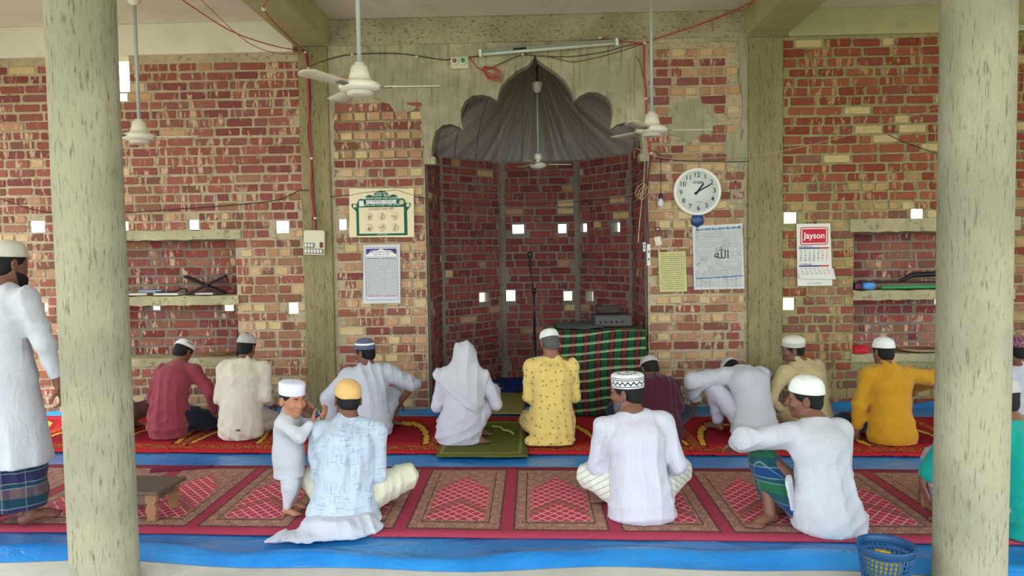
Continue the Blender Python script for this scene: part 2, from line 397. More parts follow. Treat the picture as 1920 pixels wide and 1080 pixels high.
def niche(name, n, holes, shz, seed, wall, lz):
    r = random.Random(seed); x0, x1, z0, z1 = n; D = .28
    nw = empty(name); tag(nw, kind='structure')
    m = MB(); m.cells(x0-.1, x1+.1, z0-.1, z1+.1, YW+D, YW+D+.05, holes); m.cells(x0-.1, x1+.1, z0-.1, z1+.1, YW+D+.05, YW+D+.14, [flare(h) for h in holes])
    m.box(x0-.1, x0, YW+.22, YW+D, z0-.1, z1+.1); m.box(x1, x1+.1, YW+.22, YW+D, z0-.1, z1+.1); m.box(x0-.1, x1+.1, YW+.22, YW+D, z1, z1+.1)
    m.build('mortar_bed', M_mortar_dark, nw)
    lay(nw, Matrix.Translation((0, YW+D, 0)), courses(x0, x1, z0, z1, 'mix', r, [pad(h) for h in holes]), col_niche, r)
    def rough_slab(nm, a, b, c, d, e, f, mt, nx=18):
        bm = bmesh.new(); rr = random.Random(seed+5)
        g = [[[bm.verts.new((a+(b-a)*i/nx, y, z)) for z in (e, f)] for y in (c, d)] for i in range(nx+1)]
        for i in range(nx+1):
            for j in range(2):
                for k in range(2): v = g[i][j][k].co; v.z += rr.uniform(-.006, .006); v.y += rr.uniform(-.008, .008) if j == 0 else 0
        for i in range(nx):
            A, B = g[i], g[i+1]
            for q in ((A[0][0], B[0][0], B[0][1], A[0][1]), (A[0][1], B[0][1], B[1][1], A[1][1]), (A[1][0], A[1][1], B[1][1], B[1][0]), (A[0][0], A[1][0], B[1][0], B[0][0])): bm.faces.new(q)
        for A in (g[0], g[-1]): bm.faces.new((A[0][0], A[0][1], A[1][1], A[1][0]))
        bmesh.ops.recalc_face_normals(bm, faces=bm.faces[:]); me = bpy.data.meshes.new(nm); bm.to_mesh(me); bm.free(); me.materials.append(mt)
        o = link(bpy.data.objects.new(nm, me)); return tag(o, kind='structure')
    rough_slab('trim_%d' % (8+(3 if 'right' in name else 0)), x0-.01, x1+.02, YW-.025, YW+D, shz-.088, shz, M_lintel)
    rough_slab('trim_%d' % (9+(3 if 'right' in name else 0)), x0-.02, x1+.03, YW-.018, YW+D, z0-.075, z0, M_lintel)
    rough_slab('trim_%d' % (10+(3 if 'right' in name else 0)), x0-.04, x1+.06, YW-.02, YW+D, z1-.002, lz, M_lintel)
niche('wall_niche_left', NL, HLn, 1.11, 11, wl, 1.722)
niche('wall_niche_right', NR, HRn, 1.075, 12, wr, 1.732)
# ------------------------------------------------------------------ back wall, middle: brick piers, plaster with the scalloped arch
MJ0, MJ1 = -.988, 1.069
wc = empty('wall_back_centre'); tag(wc, kind='structure')
hc = [pxhole(634, 411, 649, 431)]
m = MB(); m.cells(CL1, MJ0, 0, 2.36, YW, YW+.05, hc); m.cells(CL1, MJ0, 0, 2.36, YW+.05, YW+.25, [flare(h) for h in hc]); m.cells(MJ1, CR0, 0, ZB, YW, YW+.25, []); m.cells(CL1, MJ0, 2.36, ZB, YW+.02, YW+.25, []); m.build('mortar_bed', M_mortar, wc)
r = random.Random(3); A = Matrix.Translation((0, YW, 0))
def keepL(u, z): return not (u < -1.80 and z < 2.35) and (z < 2.9 or (u < -1.45 and z < 3.12 and (u < -1.70 or z > 2.98)))
rows = courses(-1.83, MJ0-.01, .03, 3.2, 'eng', r, [pad(hc[0])], keepL)
def keepR(u, z):
    if 1.22 < u < 1.72 and 2.46 < z < 2.86 and (abs(u-1.47)/.25+abs(z-2.66)/.2) < 1.15: return False
    return z < 3.33 and not (u > 1.86 and z > 2.2) and (u > 1.09)
rows += courses(MJ1+.015, CR0-.03, .03, 3.33, 'eng', r, [], keepR)
lay(wc, A, rows, col_mid, r, limit=300, out=.012)
half = [(1003, 103), (999, 113), (988, 124), (968, 134), (949, 150), (937, 168), (932, 189), (921, 182), (905, 178), (886, 180), (871, 191), (864, 207), (864, 224), (869, 245), (860, 238), (846, 233), (830, 235), (817, 247), (811, 264), (809, 282), (809, 299)]
rhalf = [(1008, 113), (1020, 122), (1040, 135), (1058, 150), (1070, 168), (1076, 190), (1088, 180), (1103, 173), (1120, 174), (1137, 182), (1147, 197), (1149, 215), (1144, 243), (1157, 234), (1172, 230), (1187, 233), (1197, 243), (1203, 258), (1205, 275), (1205, 296)]
arch = [W(*p) for p in half[::-1]] + [W(*p) for p in rhalf]
outline = [W(623, 300), W(632, 210), W(645, 186), W(700, 182), W(724, 196), W(790, 200), W(797, 235), (MJ0-.005, 2.34)]
zt = ZB+.005
def ragged(pts, d=.016, step=.05):                                  # plaster broken off along the bare bricks
    out = []; q = random.Random(61)
    for a, b in zip(pts, pts[1:]):
        n = max(1, int(math.dist(a, b)/step)); nx, nz_ = (b[1]-a[1])/math.dist(a, b), -(b[0]-a[0])/math.dist(a, b)
        for i in range(n): k = q.uniform(-d, d) if i else 0; out.append((a[0]+(b[0]-a[0])*i/n+nx*k, a[1]+(b[1]-a[1])*i/n+nz_*k))
    return out+[pts[-1]]
poly = [(CL1-.002, zt), (CL1-.002, 2.3)] + ragged([(-1.83, 2.3), (-1.80, 2.9), (-1.72, 2.95), (-1.72, 3.10), (-1.5, 3.10), (-1.46, 2.92), (-1.30, 2.86), (-1.24, 2.74), (-1.14, 2.78), (-1.04, 2.84), (-1.005, 2.70), (-.99, 2.345)], .018) + arch + ragged([(1.075, 2.345), (1.09, 2.62), (1.085, 3.36), (CR0-.1, 3.36), (CR0-.06, 2.9), (CR0-.04, 2.2)], .016) + [(CR0+.002, 2.2), (CR0+.002, zt)]
m = MB(); m.prism(poly, -.014, .13); m.build('plaster', M_plaster, wc, A)
bl = MB(); r2 = random.Random(9)
for cx, cz, rx, rz in ((1.47, 2.66, .27, .21), (1.18, 2.5, .1, .05), (1.86, 2.35, .1, .28), (1.88, 1.9, .07, .2)):   # plaster left on the right pier
    pts = [(cx+rx*math.cos(a)*r2.uniform(.8, 1.05), cz+rz*math.sin(a)*r2.uniform(.75, 1.05)) for a in [2*PI*i/18 for i in range(18)]]
    bl.prism(pts, -.012, .01)
bl.build('plaster_patch', M_plaster, wc, A)
m = MB(); m.bbox(MJ0-.012, MJ0+.10, YW-.016, YW+.14, 2.30, 2.372, .008); m.bbox(MJ1-.07, MJ1+.02, YW-.016, YW+.14, 2.29, 2.372, .008); m.build('plaster_corbel', M_plaster, wc)
# ------------------------------------------------------------------ the prayer niche: five brick faces under a half dome
AP = [(MJ0, YW+.1), (MJ0, 8.05), (-.355, 8.70), (.535, 8.70), (MJ1, 8.02), (MJ1, YW+.1)]
def onSeg(px, py, a, b):
    d = ray(px, py); e = Vector((b[0]-a[0], b[1]-a[1])); n = Vector((-e.y, e.x)); t = (a[0]*n.x+a[1]*n.y)/(d.x*n.x+d.y*n.y)
    p = Vector((d.x*t, d.y*t)); return ((p-Vector(a)).dot(e)/e.length, EYE+d.z*t)
aph = {0: [(806, 564, 811, 583)], 1: [(899, 548, 916, 567)], 2: [(961, 421, 982, 438), (1047, 420, 1062, 437), (948, 544, 966, 565), (1057, 546, 1073, 564)], 3: [(1088, 419, 1100, 435), (1147, 417, 1162, 435), (1099, 547, 1112, 564)], 4: []}
for i, nm in enumerate(('wall_niche_west', 'wall_apse_left', 'wall_apse_back', 'wall_apse_right', 'wall_niche_east')):
    a, b = AP[i], AP[i+1]; L = math.dist(a, b); ang = math.atan2(b[1]-a[1], b[0]-a[0])
    Mx = Matrix.Translation((a[0], a[1], 0)) @ Matrix.Rotation(ang, 4, 'Z')
    hs = []
    for q in aph[i]:
        p, s = onSeg(q[0], q[3], a, b), onSeg(q[2], q[1], a, b); hs.append((p[0], s[0], p[1], s[1]))
    wl_ = empty(nm); tag(wl_, kind='structure'); r = random.Random(40+i)
    m = MB(); m.cells(-.06, L+.06, 0, 2.52, 0, .05, hs); m.cells(-.06, L+.06, 0, 2.52, .05, .24, [flare(h) for h in hs])
    for q in (0, L): m.box(q-.03, q+.03, -.012, .02, 0, 2.5)               # pointing run down the corners
    m.build('mortar_bed', M_mortar_dark, wl_, Mx)
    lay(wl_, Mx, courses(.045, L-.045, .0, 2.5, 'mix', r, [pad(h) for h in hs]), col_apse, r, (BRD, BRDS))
m = MB(); n = 30; K = 14; top = Vector((.045, YW+.02, 0)); base = []
tot = [math.dist(AP[i], AP[i+1]) for i in range(5)]; T = sum(tot)
for j in range(n+1):
    s = T*j/n; i = 0
    while i < 4 and s > tot[i]: s -= tot[i]; i += 1
    f = min(1, s/tot[i]); base.append(Vector((AP[i][0]+(AP[i+1][0]-AP[i][0])*f, AP[i][1]+(AP[i+1][1]-AP[i][1])*f, 0)))
for j in range(n):                                                            # each board strip stands a little in or out
    off = 1+(.010 if j % 2 else 0)+rnd.uniform(0, .010); q = []
    for k in range(K+1):
        ph = PI/2*k/K
        for b, o2 in ((base[j], off), (base[j+1], off), (base[j], 1.05), (base[j+1], 1.05)):
            p = top+(b-top)*(math.cos(ph)*o2*1.01); q.append((p.x, p.y, 2.46+.98*math.sin(ph)*o2))
    for k in range(K):
        a = 4*k; c = a+4
        m.add([q[a], q[a+1], q[a+2], q[a+3], q[c], q[c+1], q[c+2], q[c+3]], [(0, 4, 5, 1), (2, 3, 7, 6), (0, 2, 6, 4), (1, 5, 7, 3)])
tag(m.build('ceiling_apse', M_dome), kind='structure')
slab_obj('floor_apse', -1.3, 1.4, YW+.2, 9.0, -.24, -.001, M_floor)
# ------------------------------------------------------------------ two front pillars of the porch
def pillar(name, px0, px1, py, Y, label, seams, green, ztop=ZS):
    a, b = onY(px0, py, Y), onY(px1, py, Y); cx = (a.x+b.x)/2; rad = (b.x-a.x)/2; n = 48; r = random.Random(int(px0)); v = []; f = []; K = 40
    sway = 0
    ph = [r.uniform(0, 6.28) for _ in range(6)]
    for k in range(K+1):
        z = ztop*k/K
        for j in range(n):
            a_ = 2*PI*j/n; rr = rad*(1+.008*math.sin(3*a_+ph[0]+z)+.006*math.sin(5*a_+ph[1]-z*2)+.004*math.sin(9*a_+ph[2]+z*5))
            for s in seams:
                d = abs((a_-s+PI) % (2*PI)-PI)
                rr += rad*.035*max(0, 1-d/.10)
            v.append((cx+rr*math.cos(a_), Y+rr*math.sin(a_), z))
    for k in range(K):
        for j in range(n): f.append((k*n+j, k*n+(j+1) % n, (k+1)*n+(j+1) % n, (k+1)*n+j))
    o = mesh_obj(name, v, f, M_col, smooth=True); tag(o, label, 'pillar', kind='structure'); o.data.polygons.foreach_set('use_smooth', [True]*len(f)); return o
pillar('pillar', 117, 233, 540, 3.30, 'round grey concrete pillar on the left with a wooden stool beside it', [math.radians(-30), math.radians(-140)], 0)
pillar('pillar', 1762, 1888, 540, 3.22, 'round grey concrete pillar on the right in front of man in teal', [math.radians(-68), math.radians(-24)], 0)
# ================================================================== floor coverings
def nz(x, y, s=1.0): return math.sin(x*3.1*s+1.3*math.sin(y*2.3*s))*math.cos(y*2.7*s+1.1*math.sin(x*1.9*s+.5))
def tarp_mat():
    M = Mat('blue plastic sheet', .24, .5); p = M.pos(); a = M.noise(M.scaled(p, (1, 1.6, 1)), 4.5, 5, .6, 1.0); b = M.noise(p, 42, 3)
    M.col(M.mix(M.noise(p, 1.5, 3).ramp(.35, .65), srgb(26, 116, 190), srgb(44, 138, 208))); M.bump(a*.9+b*.1, .022, .7); return M.m
M_tarp = tarp_mat()
def sheet(name, fn, nx, ny, mat, label, cat, th=.0, kind=None):
    v = [fn(i/nx, j/ny) for j in range(ny+1) for i in range(nx+1)]
    f = [(j*(nx+1)+i, j*(nx+1)+i+1, (j+1)*(nx+1)+i+1, (j+1)*(nx+1)+i) for j in range(ny) for i in range(nx)]
    o = mesh_obj(name, v, f, mat, smooth=True)
    if th:
        s = o.modifiers.new('solid', 'SOLIDIFY'); s.thickness = th; s.offset = 1
    return tag(o, label, cat, kind=kind)
def tarp_fn(u, v):
    x = -5.55+11.3*u
    yf = 3.50-.035*(x+2)+.03*math.sin(x*2.1)+.02*math.sin(x*5.3); y = yf+(YW-.01-yf)*v
    z = .004+.003*nz(x*2, y*3)
    d = y-yf
    if d < .42: z += max(0, (.016+.02*nz(x*1.6, y*4)))*min(1, d/.05)*max(0, 1-d/.42) + .030*math.exp(-((d-.10-.03*math.sin(x*1.7))/.05)**2)
    if v > .985: z += .03+.02*math.sin(x*7)
    if d < .01: z = .003
    return (x, y, max(z, .002))
sheet('tarpaulin', tarp_fn, 260, 90, M_tarp, 'blue plastic sheet spread over the floor under both prayer carpets', 'tarpaulin')
def tarp2_fn(u, v):
    y = 6.93+1.72*v; hw = min(1, 1-(max(0, y-8.0)/.70)*.64); x = .045+(-1.02+2.04*u)*hw; return (x, y, .006+.004*nz(x*3, y*4))
M_bluecloth = plain('dark blue cloth', srgb(22, 62, 150), .7, .2, .15, 8)
sheet('blue_floor_cloth', tarp2_fn, 30, 30, M_bluecloth, 'dark blue cloth on the floor inside the arched prayer niche', 'cloth', .004)
def carpet_mat2():
    M = Mat('patterned prayer carpet', .95, .1); x, y, z = M.xyz(M.coord()); u = ((x+.155)/.575+100.0).fr(); v = (y+x*.043)/1.235
    c = M.mix(M.noise(M.coord(), 130, 2), srgb(150, 52, 72), srgb(168, 66, 86))
    uu = (u-.5).ab()                                            # 0 at the middle of a panel
    panel = (uu < .445)*v.band(.075, .955)
    fine = M.noise(M.coord(), 90, 3, .8); grid = ((x*58.0).sin()*(y*46.0).sin())
    brown = M.mix(fine.ramp(.4, .6), srgb(118, 84, 74), srgb(180, 138, 122)); brown = M.mix((grid > .45)*.45, brown, srgb(192, 142, 124))
    c = M.mix(panel, c, brown)
    line = panel*((uu.band(.425, .445)).mx(v.band(.075, .09)).mx(v.band(.94, .955)).mx(uu.band(.318, .33)*v.band(.16, .9)).mx(v.band(.16, .172)*(uu < .33)))
    c = M.mix(line*.85, c, srgb(84, 50, 46))
    roof = .86-(uu*.85)-((uu*16.0).fr()*.03)
    field = (uu < .285)*(v > .19)*(v < roof)
    d1 = ((x*15.0+y*13.0).fr()-.5).ab(); d2 = ((x*15.0-y*13.0).fr()-.5).ab(); lat = (d1 > .42).mx(d2 > .42)
    fc = M.mix(lat*.85, srgb(186, 60, 88), srgb(222, 176, 166)); c = M.mix(field, c, fc)
    ch = v-(.46-uu*.62); chev = ch.band(-.035, .035)*(uu < .285)*(v > .19)
    c = M.mix(chev*.7, c, M.mix(fine.ramp(.4, .6), srgb(106, 64, 58), srgb(158, 104, 94)))
    c = M.mix((field*((v-(roof-.03)) > 0.0))*.7, c, srgb(150, 92, 84))
    M.col(c); M.bump(fine, .004, .5); return M.m
def carpet_mat1():
    M = Mat('red arch prayer carpet', .95, .1); x, y, z = M.xyz(M.coord()); u = ((x+.12)/.66+100.0).fr(); v = (y+x*.0445)/1.22
    n = M.noise(M.scaled(M.coord(), (1, 1, 1)), 15, 2, .5, 1.6); fine = M.noise(M.coord(), 120, 2)
    c = M.mix(fine, srgb(150, 28, 36), srgb(176, 42, 50)); uu = (u-.5).ab(); q = uu/.5
    rad = ((q*q)+((v-.05)/.86)*((v-.05)/.86)).m('SQRT') + n*.16
    scr = (n*7.0).fr().band(.1, .42)
    gold = srgb(206, 160, 62); blk = srgb(46, 20, 18)
    border = rad.band(.80, 1.06); c = M.mix(border*scr, c, blk)
    c = M.mix(rad.band(.86, .97)*(v > .2), c, gold); c = M.mix(rad.band(.835, .862), c, blk); c = M.mix(rad.band(.97, .99), c, blk)
    c = M.mix((rad < .80)*((v > .24)), c, M.mix(fine, srgb(126, 22, 34), srgb(142, 28, 40)))
    bb = v.band(.07, .17); c = M.mix(bb, c, M.mix(scr, srgb(176, 34, 40), blk)); c = M.mix(bb*((n*7.0).fr().band(.45, .62)), c, gold)
    side = (q > .90)*(v > .17); c = M.mix(side*scr*.9, c, blk); c = M.mix(side*((n*7.0).fr().band(.45, .65)), c, gold)
    c = M.mix(v.band(.0, .055), c, srgb(176, 36, 46)); c = M.mix(v.band(.955, 1.2), c, srgb(180, 40, 46))
    M.col(c); M.bump(fine, .004, .5); return M.m
def carpet(name, y0, sl, dep, mat, label, z, x0=-5.3, x1=5.4):
    def fn(u, v):
        x = x0+(x1-x0)*u; return (x, v*dep-sl*x, .0015*nz(x*3, v*4))
    o = sheet(name, fn, 120, 14, mat, label, 'carpet', .010); o.location = (0, y0, z); return o
RC2 = carpet('prayer_carpet', 3.772, .043, 1.235, carpet_mat2(), 'faded red and brown prayer carpet with lattice panels, nearer row', .011)
RC1 = carpet('prayer_carpet', 5.352, .0445, 1.20, carpet_mat1(), 'bright red prayer carpet with gold and black arches, row by the wall', .011)
def curl_fn(u, v):
    a = onZ(287, 889, 0); b = onZ(398, 882, 0); p = a.lerp(b, u); t = v*4.2; rr = .024*(1-.45*u)
    return (p.x, p.y-.005+rr*math.cos(t)-.02*v, .030+rr*math.sin(t)*.8+.0)
sheet('curled_edge', curl_fn, 20, 10, plain('maroon carpet back', srgb(110, 40, 62), .9, .1, .2, 60), None, None, .006).parent = RC2
bpy.data.objects['curled_edge'].location = -RC2.location
def olive_mat(name, c1, c2):
    M = Mat(name, .95, .1); x, y, z = M.xyz(M.coord('Generated')); n = M.noise(M.coord(), 90, 3, .7)
    c = M.mix(n.ramp(.3, .7), c1, c2); e = (x-.5).ab().mx((y-.5).ab()*1.0)
    c = M.mix(e.band(.40, .43)*.6, c, srgb(150, 140, 84)); c = M.mix((n > .62)*.4, c, srgb(132, 128, 70)); M.col(c); M.bump(n, .004, .5); return M.m
def quad_mat(name, pts, z, mat, label, cat, th=.009, wave=.002):
    P = [onZ(*p, z) for p in pts]
    def fn(u, v):
        p = (P[0].lerp(P[1], u)).lerp(P[3].lerp(P[2], u), v); return (p.x, p.y, z+wave*nz(p.x*5, p.y*6))
    return sheet(name, fn, 20, 20, mat, label, cat, th)
quad_mat('prayer_mat', [(818, 857), (990, 858), (986, 790), (842, 790)], .024, olive_mat('olive prayer mat', srgb(74, 82, 34), srgb(104, 104, 50)), 'olive green prayer mat under the man in the white shawl', 'prayer mat')
quad_mat('prayer_mat', [(860, 777), (985, 777), (985, 737), (880, 737)], .019, olive_mat('pale olive prayer mat', srgb(120, 118, 66), srgb(150, 146, 88)), 'pale olive prayer mat lying inside the arched prayer niche', 'prayer mat')
# ================================================================== lettering
def text(body, size, mat, x, z, y, parent, name='lettering', align='CENTER', rot=0.0, bold=0.0, sx=1.0):
    cu = bpy.data.curves.new(name, 'FONT'); cu.body = body; cu.size = size; cu.align_x = align; cu.align_y = 'CENTER'; cu.resolution_u = 2; cu.offset = bold
    t = bpy.data.objects.new(name, cu); C.objects.link(t); bpy.context.view_layer.update()
    me = bpy.data.meshes.new_from_object(t.evaluated_get(bpy.context.evaluated_depsgraph_get())); bpy.data.objects.remove(t); bpy.data.curves.remove(cu)
    me.materials.clear(); me.materials.append(mat); o = link(bpy.data.objects.new(name, me), parent)
    o.matrix_local = Matrix.Translation((x, y, z)) @ Matrix.Rotation(rot, 4, 'Y') @ Matrix.Rotation(PI/2, 4, 'X') @ Matrix.Diagonal((sx, 1, 1, 1)); return o
INK = plain('black ink', (.02, .02, .025), .7); WINK = plain('white ink', srgb(236, 238, 232), .7); GINK = plain('green ink', srgb(8, 98, 72), .7); RINK = plain('red ink', srgb(206, 40, 62), .7)
BINK = plain('blue ink', srgb(24, 100, 150), .7); NINK = plain('violet ink', srgb(70, 56, 122), .7); GREYINK = plain('grey ink', srgb(122, 122, 124), .8); RIM = plain('clock white plastic', srgb(240, 240, 226), .35, .5)
def plate(name, px, Yoff, th, mat, label, cat, parent=None, tilt=True):
    Yoff += .012
    """flat board or paper hung on the wall; px = its four corners in the photograph, clockwise from top left. Origin at its middle"""
    P = [Vector((W(*p)[0], W(*p)[1], 0)) for p in px]; c = sum(P, Vector())/4
    root = empty(name, (c.x, YW-Yoff, c.y), 0, label, cat)
    Q = [p-c for p in P]; return root, Q
def quad_part(name, Q, y0, th, mat, parent):
    m = MB(); m.prism([(q.x, q.y) for q in (Q[3], Q[2], Q[1], Q[0])], y0-th, y0); return m.build(name, mat, parent)
def rect(name, x0, x1, z0, z1, y, mat, parent, th=.0008):
    m = MB(); m.box(x0, x1, y-th, y, z0, z1); return m.build(name, mat, parent)
def paper_lines(name, base, ink, rows, cols=0, dens=.5, x0=.06, x1=.94, z0=.05, z1=.95):
    M = Mat(name, .8, .15); x, y, z = M.xyz(M.coord('Generated')); r = z*float(rows); row = r.fl()
    wd = M.noise(M.vec(x*60.0, row*3.7, 0.0), 1, 2); L = r.fr().band(.25, .75)*(wd > dens)*x.band(x0, x1)*z.band(z0, z1)
    c = M.mix(L*.75, base, ink)
    if cols:
        cc = ((x*float(cols)).fr() < .08)*x.band(x0, x1)*z.band(z0, z1); c = M.mix(cc*.6, c, ink)
    c = M.mix(M.noise(M.coord('Generated'), 3, 3).ramp(.3, .8)*.2, c, tuple(q*.75 for q in base)); M.col(c); return M.m
# green and cream prayer time board
root, Q = plate('timetable_board', [(657, 354), (777, 354), (778, 445), (657, 445)], .022, .01, None, 'cream board with green arch and six little clock faces', 'sign')
CREAM = plain('cream board', srgb(232, 216, 178), .5, .3)
quad_part('board', Q, 0, .012, CREAM, root)
sc = .5978/120
def pb(px, py): return ((px-695)/1080*.598/1.0, -(py-540)/820*.452)       # crop pixel -> board
def b_rect(nm, x0, y0, x1, y1, mat, y=-.0125):
    a, b = pb(x0, y1), pb(x1, y0); return rect(nm, a[0], b[0], a[1], b[1], y, mat, root)
def arc(cx, cy, rx, ry, a0, a1, n=10): return [pb(cx+rx*math.cos(math.radians(a0+(a1-a0)*i/n)), cy-ry*math.sin(math.radians(a0+(a1-a0)*i/n))) for i in range(n+1)]
band = [pb(270, 920), pb(1125, 920), pb(1125, 510), pb(1190, 430), pb(1190, 380), pb(1105, 380)] + arc(1040, 380, 65, 80, 0, 120) + arc(900, 330, 85, 95, 20, 150) + arc(697, 260, 130, 90, 0, 82) + [pb(697, 158)] + arc(697, 260, 130, 90, 98, 180) + arc(500, 330, 85, 95, 30, 160) + arc(355, 380, 65, 80, 60, 180) + [pb(195, 380), pb(195, 430), pb(270, 510)]
m = MB(); m.prism(band, -.0132, -.0124); m.build('green_arch', GINK, root)
b_rect('cream_field', 316, 445, 1072, 885, CREAM, -.0134); b_rect('white_strip', 440, 325, 955, 385, WINK, -.0134); b_rect('white_box', 322, 330, 402, 425, WINK, -.0134)
for cx, cy, rr in ((1035, 365, 42), (250, 418, 32), (1145, 418, 32)):
    c = pb(cx, cy); m = MB(); m.lathe([(rr*.00055, 0), (rr*.00055, .0008)], 20, Matrix.Translation((c[0], -.0134, c[1])) @ Matrix.Rotation(PI/2, 4, 'X')); m.build('roundel', CREAM, root)
for s, px, py, sz, mt in (('নিরাপদ পানি', 697, 212, .018, WINK), ('নিরাপদ পানি', 697, 250, .026, WINK), ('আল্লাহ মাফের সহিত এলাকার', 697, 298, .026, WINK), ('আর্সেনিকমুক্ত নিরাপদ পানি', 697, 354, .03, INK), ('সেবায় সময় ছিল ইচ্ছা সবাই এলাকা', 697, 408, .024, WINK), ('নামাজের সময় সূচী', 690, 480, .031, INK), ('রে রি হি সা রি মি', 697, 903, .014, WINK)):
    c = pb(px, py); text(s, sz, mt, c[0], c[1], -.0142, root)
for k, (h, mn) in enumerate(((90, 180), (30, 180), (150, 270), (200, 155), (270, 45), (15, 185))):
    c = pb((480, 697, 915)[k % 3], (595, 785)[k//3]); Mr = Matrix.Translation((c[0], -.0134, c[1])) @ Matrix.Rotation(PI/2, 4, 'X')
    m = MB(); m.lathe([(.044, 0), (.044, .0006)], 28, Mr); d = m.build('dial', plain('pale dial', srgb(216, 204, 168), .5), root)
    m = MB(); m.lathe([(.038, 0), (.038, .0010)], 28, Mr); m.build('dial_face', CREAM, d)
    for ang, L in ((h, .024), (mn, .030)):
        m = MB(); m.box(-.0028, .0028, -.0008, 0, -.004, L, Matrix.Translation((c[0], -.0146, c[1])) @ Matrix.Rotation(math.radians(ang), 4, 'Y')); m.build('dial_hand', INK, d)
m = MB(); m.tube([(-.298, -.0135, .165), (-.155, -.0145, .190), (.148, -.0145, .208), (.298, -.0135, .155)], .0022, 6); m.build('hanging_cord', plain('dark cord', srgb(96, 70, 60), .8), root)
# violet and white timetable sheet
root, Q = plate('timetable_sheet', [(683, 459), (751, 458), (752, 568), (682, 569)], .016, .002, None, 'white timetable sheet with violet arched heading and two columns', 'poster')
quad_part('sheet', Q, 0, .003, paper_lines('timetable print', srgb(214, 214, 216), srgb(128, 130, 140), 64, 14, .42, .08, .92, .12, .76), root)
w_, h_ = .168, .27
for x0, x1, z0, z1 in ((-.140, .142, .17, .235),): rect('violet_heading', x0, x1, z0, z1, -.0032, NINK, root)
m = MB(); m.prism([(-.138, .168), (-.138, .185), (-.12, .19), (-.11, .208), (-.09, .218), (-.03, .222), (0, .236), (.03, .222), (.09, .218), (.11, .208), (.12, .19), (.14, .185), (.14, .168)], -.0052, -.0042); m.build('white_arch', WINK, root)
text('নামাজ সেহরি ও ইফতারের', .026, plain('dark red ink', srgb(120, 60, 90), .7), 0, .203, -.006, root); text('চিরস্থায়ী সময় সূচী', .018, NINK, 0, .180, -.006, root)
for x0, x1, z, mt in ((-.135, -.01, .148, INK), (.005, .135, .147, INK), (-.135, -.01, -.205, RINK), (.005, .135, -.206, RINK)): rect('rule', x0, x1, z-.0025, z+.0025, -.0032, mt, root)
m = MB()
for i in range(27):
    for x in (-.150, .150): m.box(x-.003, x+.003, -.0042, -.0032, -.235+.0175*i-.004, -.235+.0175*i+.004)
for i in range(16): m.box(-.14+.0187*i-.004, -.14+.0187*i+.004, -.0042, -.0032, -.244, -.238); m.box(-.14+.0187*i-.004, -.14+.0187*i+.004, -.0042, -.0032, .243, .249)
m.build('dotted_border', NINK, root)
# printed newspaper-like sheet under the clock
root, Q = plate('notice_sheet', [(1297, 424), (1390, 419), (1394, 541), (1300, 543)], .016, .002, None, 'large printed sheet with blue heading strip under the wall clock', 'poster')
M = Mat('dense print', .45, .4); x, y, z = M.xyz(M.coord('Generated')); r_ = z*58.0; n = M.noise(M.vec(x*45.0, r_.fl()*3.3, 0.0), 1, 2); blk = M.noise(M.vec((x*7.0).fl()*1.7, (z*14.0).fl()*2.3, 0.0), 3, 0)
L = r_.fr().band(.25, .8)*(n > .40)*x.band(.05, .95)*z.band(.03, .93); c = M.mix(L*(blk*.9+.15), srgb(206, 208, 204), srgb(92, 96, 100))
c = M.mix(((x*6.0).fr() < .05)*(z < .2)*.6, c, srgb(90, 100, 110)); M.col(c); M.bump(M.noise(M.coord(), 16, 3), .006, .6)
quad_part('sheet', Q, 0, .003, M.m, root)
rect('blue_heading', -.19, .215, .253, .272, -.0032, BINK, root).rotation_euler = (0, -.05, 0); rect('blue_strip', -.215, .215, -.19, -.182, -.0032, BINK, root).rotation_euler = (0, -.05, 0)
text('নামাজ ও রোজার স্থায়ী সময় সূচী', .026, WINK, .0, .263, -.0045, root, rot=-.05); text('\ufdf2', .11, INK, .03, .02, -.0045, root)
# yellow handwritten sheet in a plastic sleeve
root, Q = plate('notice_paper', [(1233, 473), (1284, 471), (1287, 546), (1236, 547)], .016, .002, None, 'yellow handwritten paper in plastic left of printed sheet', 'poster')
quad_part('paper', Q, 0, .002, paper_lines('handwriting', srgb(204, 200, 140), srgb(140, 134, 92), 20, 0, .44, .08, .92, .04, .96), root)
# wall calendar
root, Q = plate('wall_calendar', [(1491, 420), (1554, 419), (1558, 535), (1493, 536)], .018, .002, None, 'white wall calendar with red logo panel and two months', 'calendar')
CP = plain('calendar paper', srgb(226, 226, 214), .5, .3); quad_part('backing_sheet', Q, 0, .003, CP, root)
def cr(px, py): return ((px-322)/6/201.4*1.0, -(py-588)/6/201.4)
def c_rect(nm, x0, y0, x1, y1, mat, y): a, b = cr(x0, y1), cr(x1, y0); return rect(nm, a[0], b[0], a[1], b[1], y, mat, root)
def rrect(x0, y0, x1, y1, rr, y, mat, nm):
    pts = []
    for cx, cy, a0 in ((x1-rr, y1-rr, -90), (x1-rr, y0+rr, 0), (x0+rr, y0+rr, 90), (x0+rr, y1-rr, 180)):
        for i in range(5): a = math.radians(a0+22.5*i); pts.append(cr(cx+rr*math.cos(a), cy-rr*math.sin(a)))
    m = MB(); m.prism(pts, y-.0008, y); return m.build(nm, mat, root)
rrect(168, 282, 472, 478, 26, -.0032, RINK, 'logo_border'); rrect(178, 292, 462, 468, 20, -.0042, CP, 'logo_gap'); rrect(190, 304, 450, 456, 8, -.0052, RINK, 'logo_panel')
c = cr(322, 378); text('Jayson', .080, WINK, c[0], c[1], -.0064, root, 'logo', bold=.0016, sx=.93)
